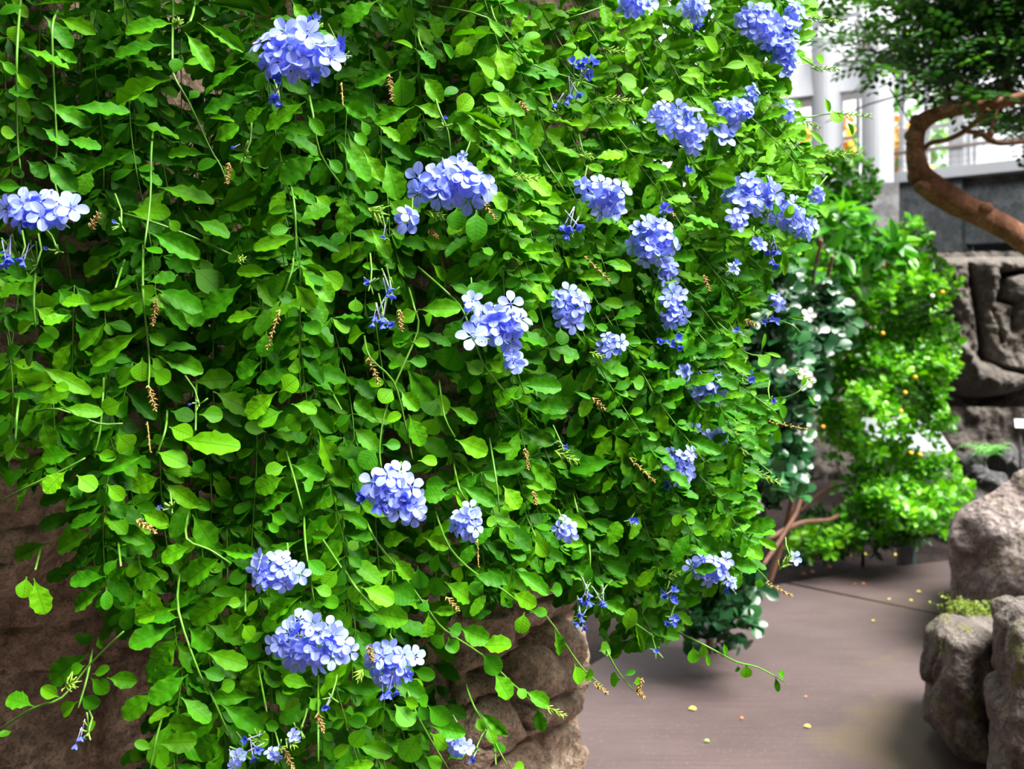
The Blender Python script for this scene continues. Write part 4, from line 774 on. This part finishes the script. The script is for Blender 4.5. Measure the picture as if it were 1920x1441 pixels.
for _ in range(7500):                            # unseen crown leaves above the frame, added to shade the layers below
    x = random.uniform(-1.5, 0.42); y_ = random.uniform(1.22+0.30*sm((x+0.2)/0.6), 2.5); z = 2.12+random.random()**1.5*0.38+0.1*math.sin(x*5); l = random.uniform(0.04, 0.06)
    if z > CAMZ+(HY+25)/F*y_: put_leaf(deep, (x, y_, z), rv()+np.array((0, 0, -0.2)), rv(0.5)+np.array((0, -0.3, 1)), l, l*0.45, 'deep', random.uniform(0.2, 0.8))
for _ in filler(130, 0.05, 0.15, lambda i: deep, xr=(880, 1500), use_void=False): pass
for _ in filler(60, 0.16, 0.25, lambda i: deep, dens=0.8): pass
for _ in filler(60, 0.18, 0.40, lambda i: deep, use_void=False, ymin=-240, ymax=150): pass
for _ in filler(200, 0.26, 0.44, lambda i: deep, use_void=False, dens=0.9): pass
for _ in filler(110, 0.20, 0.36, lambda i: deep, use_void=False, dens=0.8, xr=(950, 1500)): pass
LM = [M['leaf'], M['stem']]
for s in stems:
    b = MB(); pts = [P(*q) for q in s['p'][::2]+[s['p'][-1]]]; n = len(pts); b.tube(pts, [0.0016-0.0006*k/n for k in range(n)], 6)
    st = b.build('trailing_stem', M['stem'], plum); st.location = (0, 0, 0)
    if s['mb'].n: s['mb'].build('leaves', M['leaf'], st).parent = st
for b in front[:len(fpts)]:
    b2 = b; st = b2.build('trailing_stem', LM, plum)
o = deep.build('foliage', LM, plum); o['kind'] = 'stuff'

# ------------------------------------------------------------------ flowers
def flower_mesh(name, mat, elev, psize=1.0, wilt=False, seed=0):
    r = np.random.default_rng(seed); mb = MB()
    for k in range(5):
        an = k*2*math.pi/5+r.uniform(-0.1, 0.1); e = elev+r.uniform(-0.12, 0.12)+(r.uniform(-0.3, 0.3) if wilt else 0)
        f = np.array((math.cos(an)*math.cos(e), math.sin(an)*math.cos(e), math.sin(e))); up = np.array((-math.cos(an)*math.sin(e), -math.sin(an)*math.sin(e), math.cos(e)))
        put_leaf(mb, f*0.0006+np.array((0, 0, -0.0005)), f, up+rv(0.08), 0.0150*psize*r.uniform(0.92, 1.06), (0.0104 if not wilt else 0.008)*psize, 'small', r.uniform(0.3, 0.8))
    mb.tube([(0, 0, 0.0004), (0, 0, -0.004), (0.0008, 0, -0.014), (0.002, 0, -0.030)], [0.0010, 0.0009, 0.0008, 0.0009], 6, mi=1)
    mb.tube([(0, 0, -0.0002), (0, 0, 0.002)], [0.0007, 0.0004], 5, mi=2)
    me_o = mb.build(name, [mat, M['tube'], M['petal_vein']]); me = me_o.data; bpy.data.objects.remove(me_o); return me
FLM = [flower_mesh('flower', M['petal'], e, 1, False, 20+i) for i, e in enumerate((0.05, 0.22, 0.12, 0.38, -0.1))]
FLW = [flower_mesh('flower', M['petal_dark'], e, 0.85, True, 40+i) for i, e in enumerate((0.95, 1.15, 0.8))]
def cluster(cx, cy, rx, ry, n, dia, kind='open', off=-0.03, stalk=None):
    D = Df(cx, cy)+off; c = P(cx, cy, D); px = F/D; RX, RY = rx/px, ry/px
    RX = max(0.004, RX-dia/px*0.34); RY = max(0.004, RY-dia/px*0.34)
    back = c+Vector((0, 0.022+0.25*RX, -0.004)); mb = MB()
    sx_, sy_ = stalk or (random.uniform(-25, 25), -50 if cx < 900 else -35)
    mb.tube([back, (back+P(cx+sx_, cy+sy_, D+0.05))/2+Vector((0, 0.01, 0)), P(cx+sx_, cy+sy_, D+0.06)], [0.0012, 0.0012, 0.0012], 5)
    pos = []
    n = max(1, round(n*0.8)) if n > 4 else n; dia = dia*1.12
    for k in range(n):
        rr = math.sqrt((k+0.5)/n)*random.uniform(0.85, 1.12); an = k*2.39996+cx; u, v = rr*math.cos(an), rr*math.sin(an)
        if kind == 'droop': dirv = Vector((u*0.5, -0.35, -1.0))
        else: dirv = Vector((u*0.75+0.08, -1.0, v*0.6+0.28))
        dirv = (dirv+Vector(rv(0.30))).normalized()
        p = c+Vector((u*RX, -0.38*min(RX, 0.03)*math.sqrt(max(0, 1-rr*rr*0.9))-random.uniform(0, 0.012), v*RY))
        pos.append((p, dirv, rr))
        q = p-dirv*0.024; mb.tube([back, (back+q)/2+Vector(rv(0.001)), q], [0.0008, 0.0009, 0.0012], 4)
    for k in range(5):
        q = back+Vector((random.gauss(0, .4), -0.5, random.gauss(0, .4))).normalized()*random.uniform(0.008, 0.016); mb.tube([back, q], [0.0014, 0.0010], 4)
    cl = mb.build('flower_cluster', M['calyx'], plum)
    for p, dv, rr in pos:
        wilt = kind in ('wilt', 'droop') or random.random() < 0.05
        o = bpy.data.objects.new('flower', random.choice(FLW if wilt else FLM)); C.objects.link(o); o.parent = cl
        o.location = p-wloc(plum); o.rotation_mode = 'QUATERNION'
        qz = dv.to_track_quat('Z', 'Y'); o.rotation_quaternion = qz @ Matrix.Rotation(random.uniform(0, 6.28), 4, 'Z').to_quaternion()
        s = dia/px/0.0295*random.uniform(0.9, 1.08); o.scale = (s, s, s)
CL = [(555, 105, 88, 72, 26, 50), (640, 95, 24, 28, 3, 36, 'wilt'), (518, 186, 20, 18, 3, 30, 'droop'), (588, 38, 14, 12, 2, 26, 'wilt'), (845, 345, 88, 52, 22, 52), (765, 410, 22, 28, 2, 46), (82, 395, 80, 44, 17, 50), (18, 482, 22, 26, 4, 36, 'droop'), (50, 488, 16, 18, 2, 30, 'droop'), (92, 462, 8, 8, 1, 18, 'wilt'),
      (1135, 370, 45, 45, 15, 38), (1095, 345, 18, 16, 2, 30), (1070, 428, 24, 30, 5, 34, 'droop'), (1225, 450, 55, 50, 20, 36), (1250, 505, 24, 35, 7, 32), (1262, 575, 34, 45, 14, 32), (1255, 640, 30, 22, 5, 26, 'wilt'), (940, 605, 62, 52, 17, 46), (888, 637, 28, 28, 1, 54), (885, 570, 24, 22, 2, 42), (965, 675, 18, 30, 3, 38),
      (1068, 575, 44, 50, 14, 36), (1142, 648, 30, 30, 9, 28), (735, 915, 66, 55, 18, 48), (775, 955, 20, 30, 3, 42), (875, 972, 34, 45, 10, 36), (524, 1068, 58, 44, 17, 38), (590, 1198, 92, 55, 30, 42), (600, 1240, 24, 22, 1, 50), (738, 1238, 56, 50, 17, 40), (728, 1290, 26, 16, 4, 30, 'droop'),
      (1322, 725, 42, 40, 12, 36), (1285, 695, 20, 14, 2, 30), (1272, 865, 40, 42, 13, 30), (1268, 905, 26, 20, 4, 28), (1330, 1060, 48, 36, 14, 32), (1365, 1090, 16, 24, 3, 26), (1488, 1042, 12, 10, 1, 26), (1060, 990, 28, 28, 6, 30), (1098, 1115, 18, 28, 5, 26, 'droop'), (1088, 1160, 14, 30, 4, 24, 'droop'), (1128, 1122, 14, 20, 2, 26, 'droop'), (1255, 1110, 18, 24, 4, 24, 'wilt'), (1262, 1160, 18, 18, 3, 24, 'wilt'), (1234, 1222, 9, 7, 1, 20, 'wilt'),
      (1420, 45, 48, 45, 24, 32), (1460, 75, 40, 50, 22, 30), (1475, 120, 24, 36, 10, 28), (1485, 30, 26, 30, 8, 28), (1190, 14, 42, 26, 10, 34), (1300, 15, 35, 28, 8, 32), (1305, 45, 14, 18, 2, 26, 'droop'), (1280, 235, 50, 45, 16, 32), (1295, 270, 18, 24, 5, 28), (1370, 215, 46, 35, 13, 34), (1350, 255, 28, 26, 2, 48), (1405, 180, 22, 24, 6, 26), (1475, 210, 18, 22, 6, 26), (1238, 215, 26, 30, 6, 28),
      (1410, 365, 66, 40, 24, 34), (1470, 400, 45, 36, 18, 30), (1505, 425, 28, 26, 10, 28), (1380, 410, 26, 24, 6, 30), (1530, 365, 20, 18, 6, 24), (1447, 475, 18, 34, 6, 26, 'droop'), (1420, 460, 16, 14, 2, 28), (1095, 130, 38, 24, 8, 30, 'wilt'), (1070, 180, 24, 20, 3, 28, 'droop'), (1045, 200, 8, 10, 1, 22, 'droop'), (715, 600, 30, 22, 6, 30, 'droop'), (730, 545, 14, 26, 3, 26, 'droop'), (690, 525, 8, 8, 1, 20, 'wilt'),
      (1452, 565, 18, 18, 4, 24), (1440, 600, 18, 16, 3, 22, 'wilt'), (1385, 622, 12, 10, 1, 24, 'wilt'), (1290, 330, 14, 20, 1, 28, 'wilt'), (1245, 392, 16, 18, 3, 24, 'wilt'), (1375, 500, 16, 12, 2, 26), (1340, 820, 30, 24, 7, 24), (1300, 800, 14, 10, 2, 20), (1450, 748, 12, 10, 1, 20, 'wilt'), (149, 1382, 14, 20, 2, 28, 'droop'), (475, 1395, 26, 30, 5, 30, 'wilt'), (445, 1422, 16, 16, 2, 30), (555, 1378, 18, 18, 2, 26), (515, 1410, 20, 12, 2, 26), (862, 1390, 30, 26, 6, 28, 'open'), (890, 1415, 10, 14, 1, 24, 'wilt'), (614, 1315, 12, 10, 1, 26, 'wilt'), (362, 754, 6, 6, 1, 12, 'wilt'), (310, 952, 7, 7, 1, 14, 'wilt'), (449, 280, 7, 7, 1, 14, 'wilt'), (213, 413, 6, 6, 1, 13, 'wilt'), (721, 437, 7, 10, 1, 18, 'droop'), (830, 225, 7, 8, 1, 16, 'wilt'), (866, 290, 10, 6, 1, 20), (1185, 975, 12, 10, 2, 22, 'wilt'), (1055, 832, 10, 8, 1, 20, 'wilt'), (1400, 705, 18, 14, 2, 24, 'wilt')]
print('clusters', len(CL))
for t in CL: cluster(*t)

# ------------------------------------------------------------------ dried heads, green bud spikes
def spike(name, mat, x0, y0, x1, y1, n, ln, r, bend=0, spread=0.9, fat=0.0009, off=-0.03):
    D = Df((x0+x1)/2, (y0+y1)/2)+off; b = MB(); a, c = P(x0, y0, D), P(x1, y1, D-0.005); ax = (c-a)
    mid = (a+c)/2+Vector((0, 0, bend)); L = [a*(1-t)**2+mid*2*t*(1-t)+c*t*t for t in [k/8 for k in range(9)]]
    b.tube(L, [0.0009]*8+[0.0005], 5)
    for k in range(n):
        t = (k+0.5)/n; i = min(7, int(t*8)); p = L[i].lerp(L[i+1], t*8-i); an = k*2.4; dx = ax.normalized(); o1 = dx.orthogonal().normalized(); o2 = dx.cross(o1)
        d = (o1*math.cos(an)+o2*math.sin(an))*spread+dx*0.8+Vector(rv(0.15)); d.normalize(); l = ln*(1.1-0.5*t)*random.uniform(0.75, 1.2)
        b.tube([p, p+d*l*0.5+Vector(rv(ln*0.05)), p+d*l], [fat, fat*r, fat*0.4], 4)
    b.build(name, mat, plum)
for q in [(278, 722, 292, 770), (294, 560, 286, 610), (525, 580, 500, 655), (430, 305, 425, 345), (255, 975, 292, 998), (690, 670, 712, 722), (903, 375, 930, 412), (940, 455, 975, 500), (1095, 480, 1145, 528), (1110, 745, 1135, 768), (1180, 858, 1230, 905), (1440, 790, 1520, 806), (1435, 1092, 1488, 1118), (1112, 1280, 1140, 1300), (1192, 1290, 1208, 1308), (836, 1118, 860, 1145), (596, 1335, 606, 1372), (170, 430, 185, 400), (730, 140, 735, 190), (690, 1210, 700, 1240), (1245, 385, 1265, 405), (1320, 515, 1330, 545), (975, 190, 990, 210), (750, 580, 752, 620), (1395, 600, 1420, 610), (805, 430, 820, 445), (1000, 920, 1005, 945), (985, 840, 990, 880), (276, 790, 282, 850), (640, 155, 643, 200), (895, 1010, 897, 1065), (530, 1400, 550, 1441), (1205, 1330-60, 1195, 1300)]:
    thin = q in [(276, 790, 282, 850), (640, 155, 643, 200), (895, 1010, 897, 1065)]
    spike('dried_head', M['dried'], *q, 8 if thin else 24, 0.004 if thin else 0.0065, 1.4, 0.0, 1.3, 0.0006 if thin else 0.0008)
for q in [(1500, 292, 1605, 288, 34, 0.020), (1565, 212, 1632, 218, 26, 0.012), (1130, 185, 1185, 190, 34, 0.012), (1130, 92, 1175, 98, 22, 0.012), (1025, 1325, 1058, 1342, 20, 0.010), (1410, 885, 1462, 905, 26, 0.014), (1365, 812, 1400, 815, 18, 0.014), (1515, 34, 1575, 40, 26, 0.011), (1520, 128, 1572, 130, 24, 0.011), (1500, 222, 1535, 240, 20, 0.012), (1040, 845, 1080, 865, 26, 0.016), (1385, 840, 1400, 845, 14, 0.014), (1445, 430-45, 1430, 400, 30, 0.018), (1500, 402, 1530, 408, 22, 0.014), (690, 390, 710, 400, 16, 0.022), (120, 1290, 135, 1280, 14, 0.016), (960, 330, 1010, 335, 20, 0.012), (1085, 290, 1110, 295, 16, 0.012), (325, 50, 335, 40, 20, 0.010), (535, 1385, 550, 1395, 16, 0.012), (680, 1255, 672, 1270, 16, 0.012), (1480, 690, 1525, 715, 20, 0.011), (1240, 1080, 1275, 1075, 18, 0.012), (880, 630, 905, 640, 22, 0.014), (800, 395, 830, 405, 16, 0.012), (1460, 1068, 1485, 1040, 16, 0.018), (1105, 660, 1130, 670, 20, 0.010), (440, 490, 455, 485, 14, 0.010)]:
    spike('bud_spike', M['budgreen'], *q[:4], q[4], q[5], 1.3, 0.0, 0.75, 0.0008)
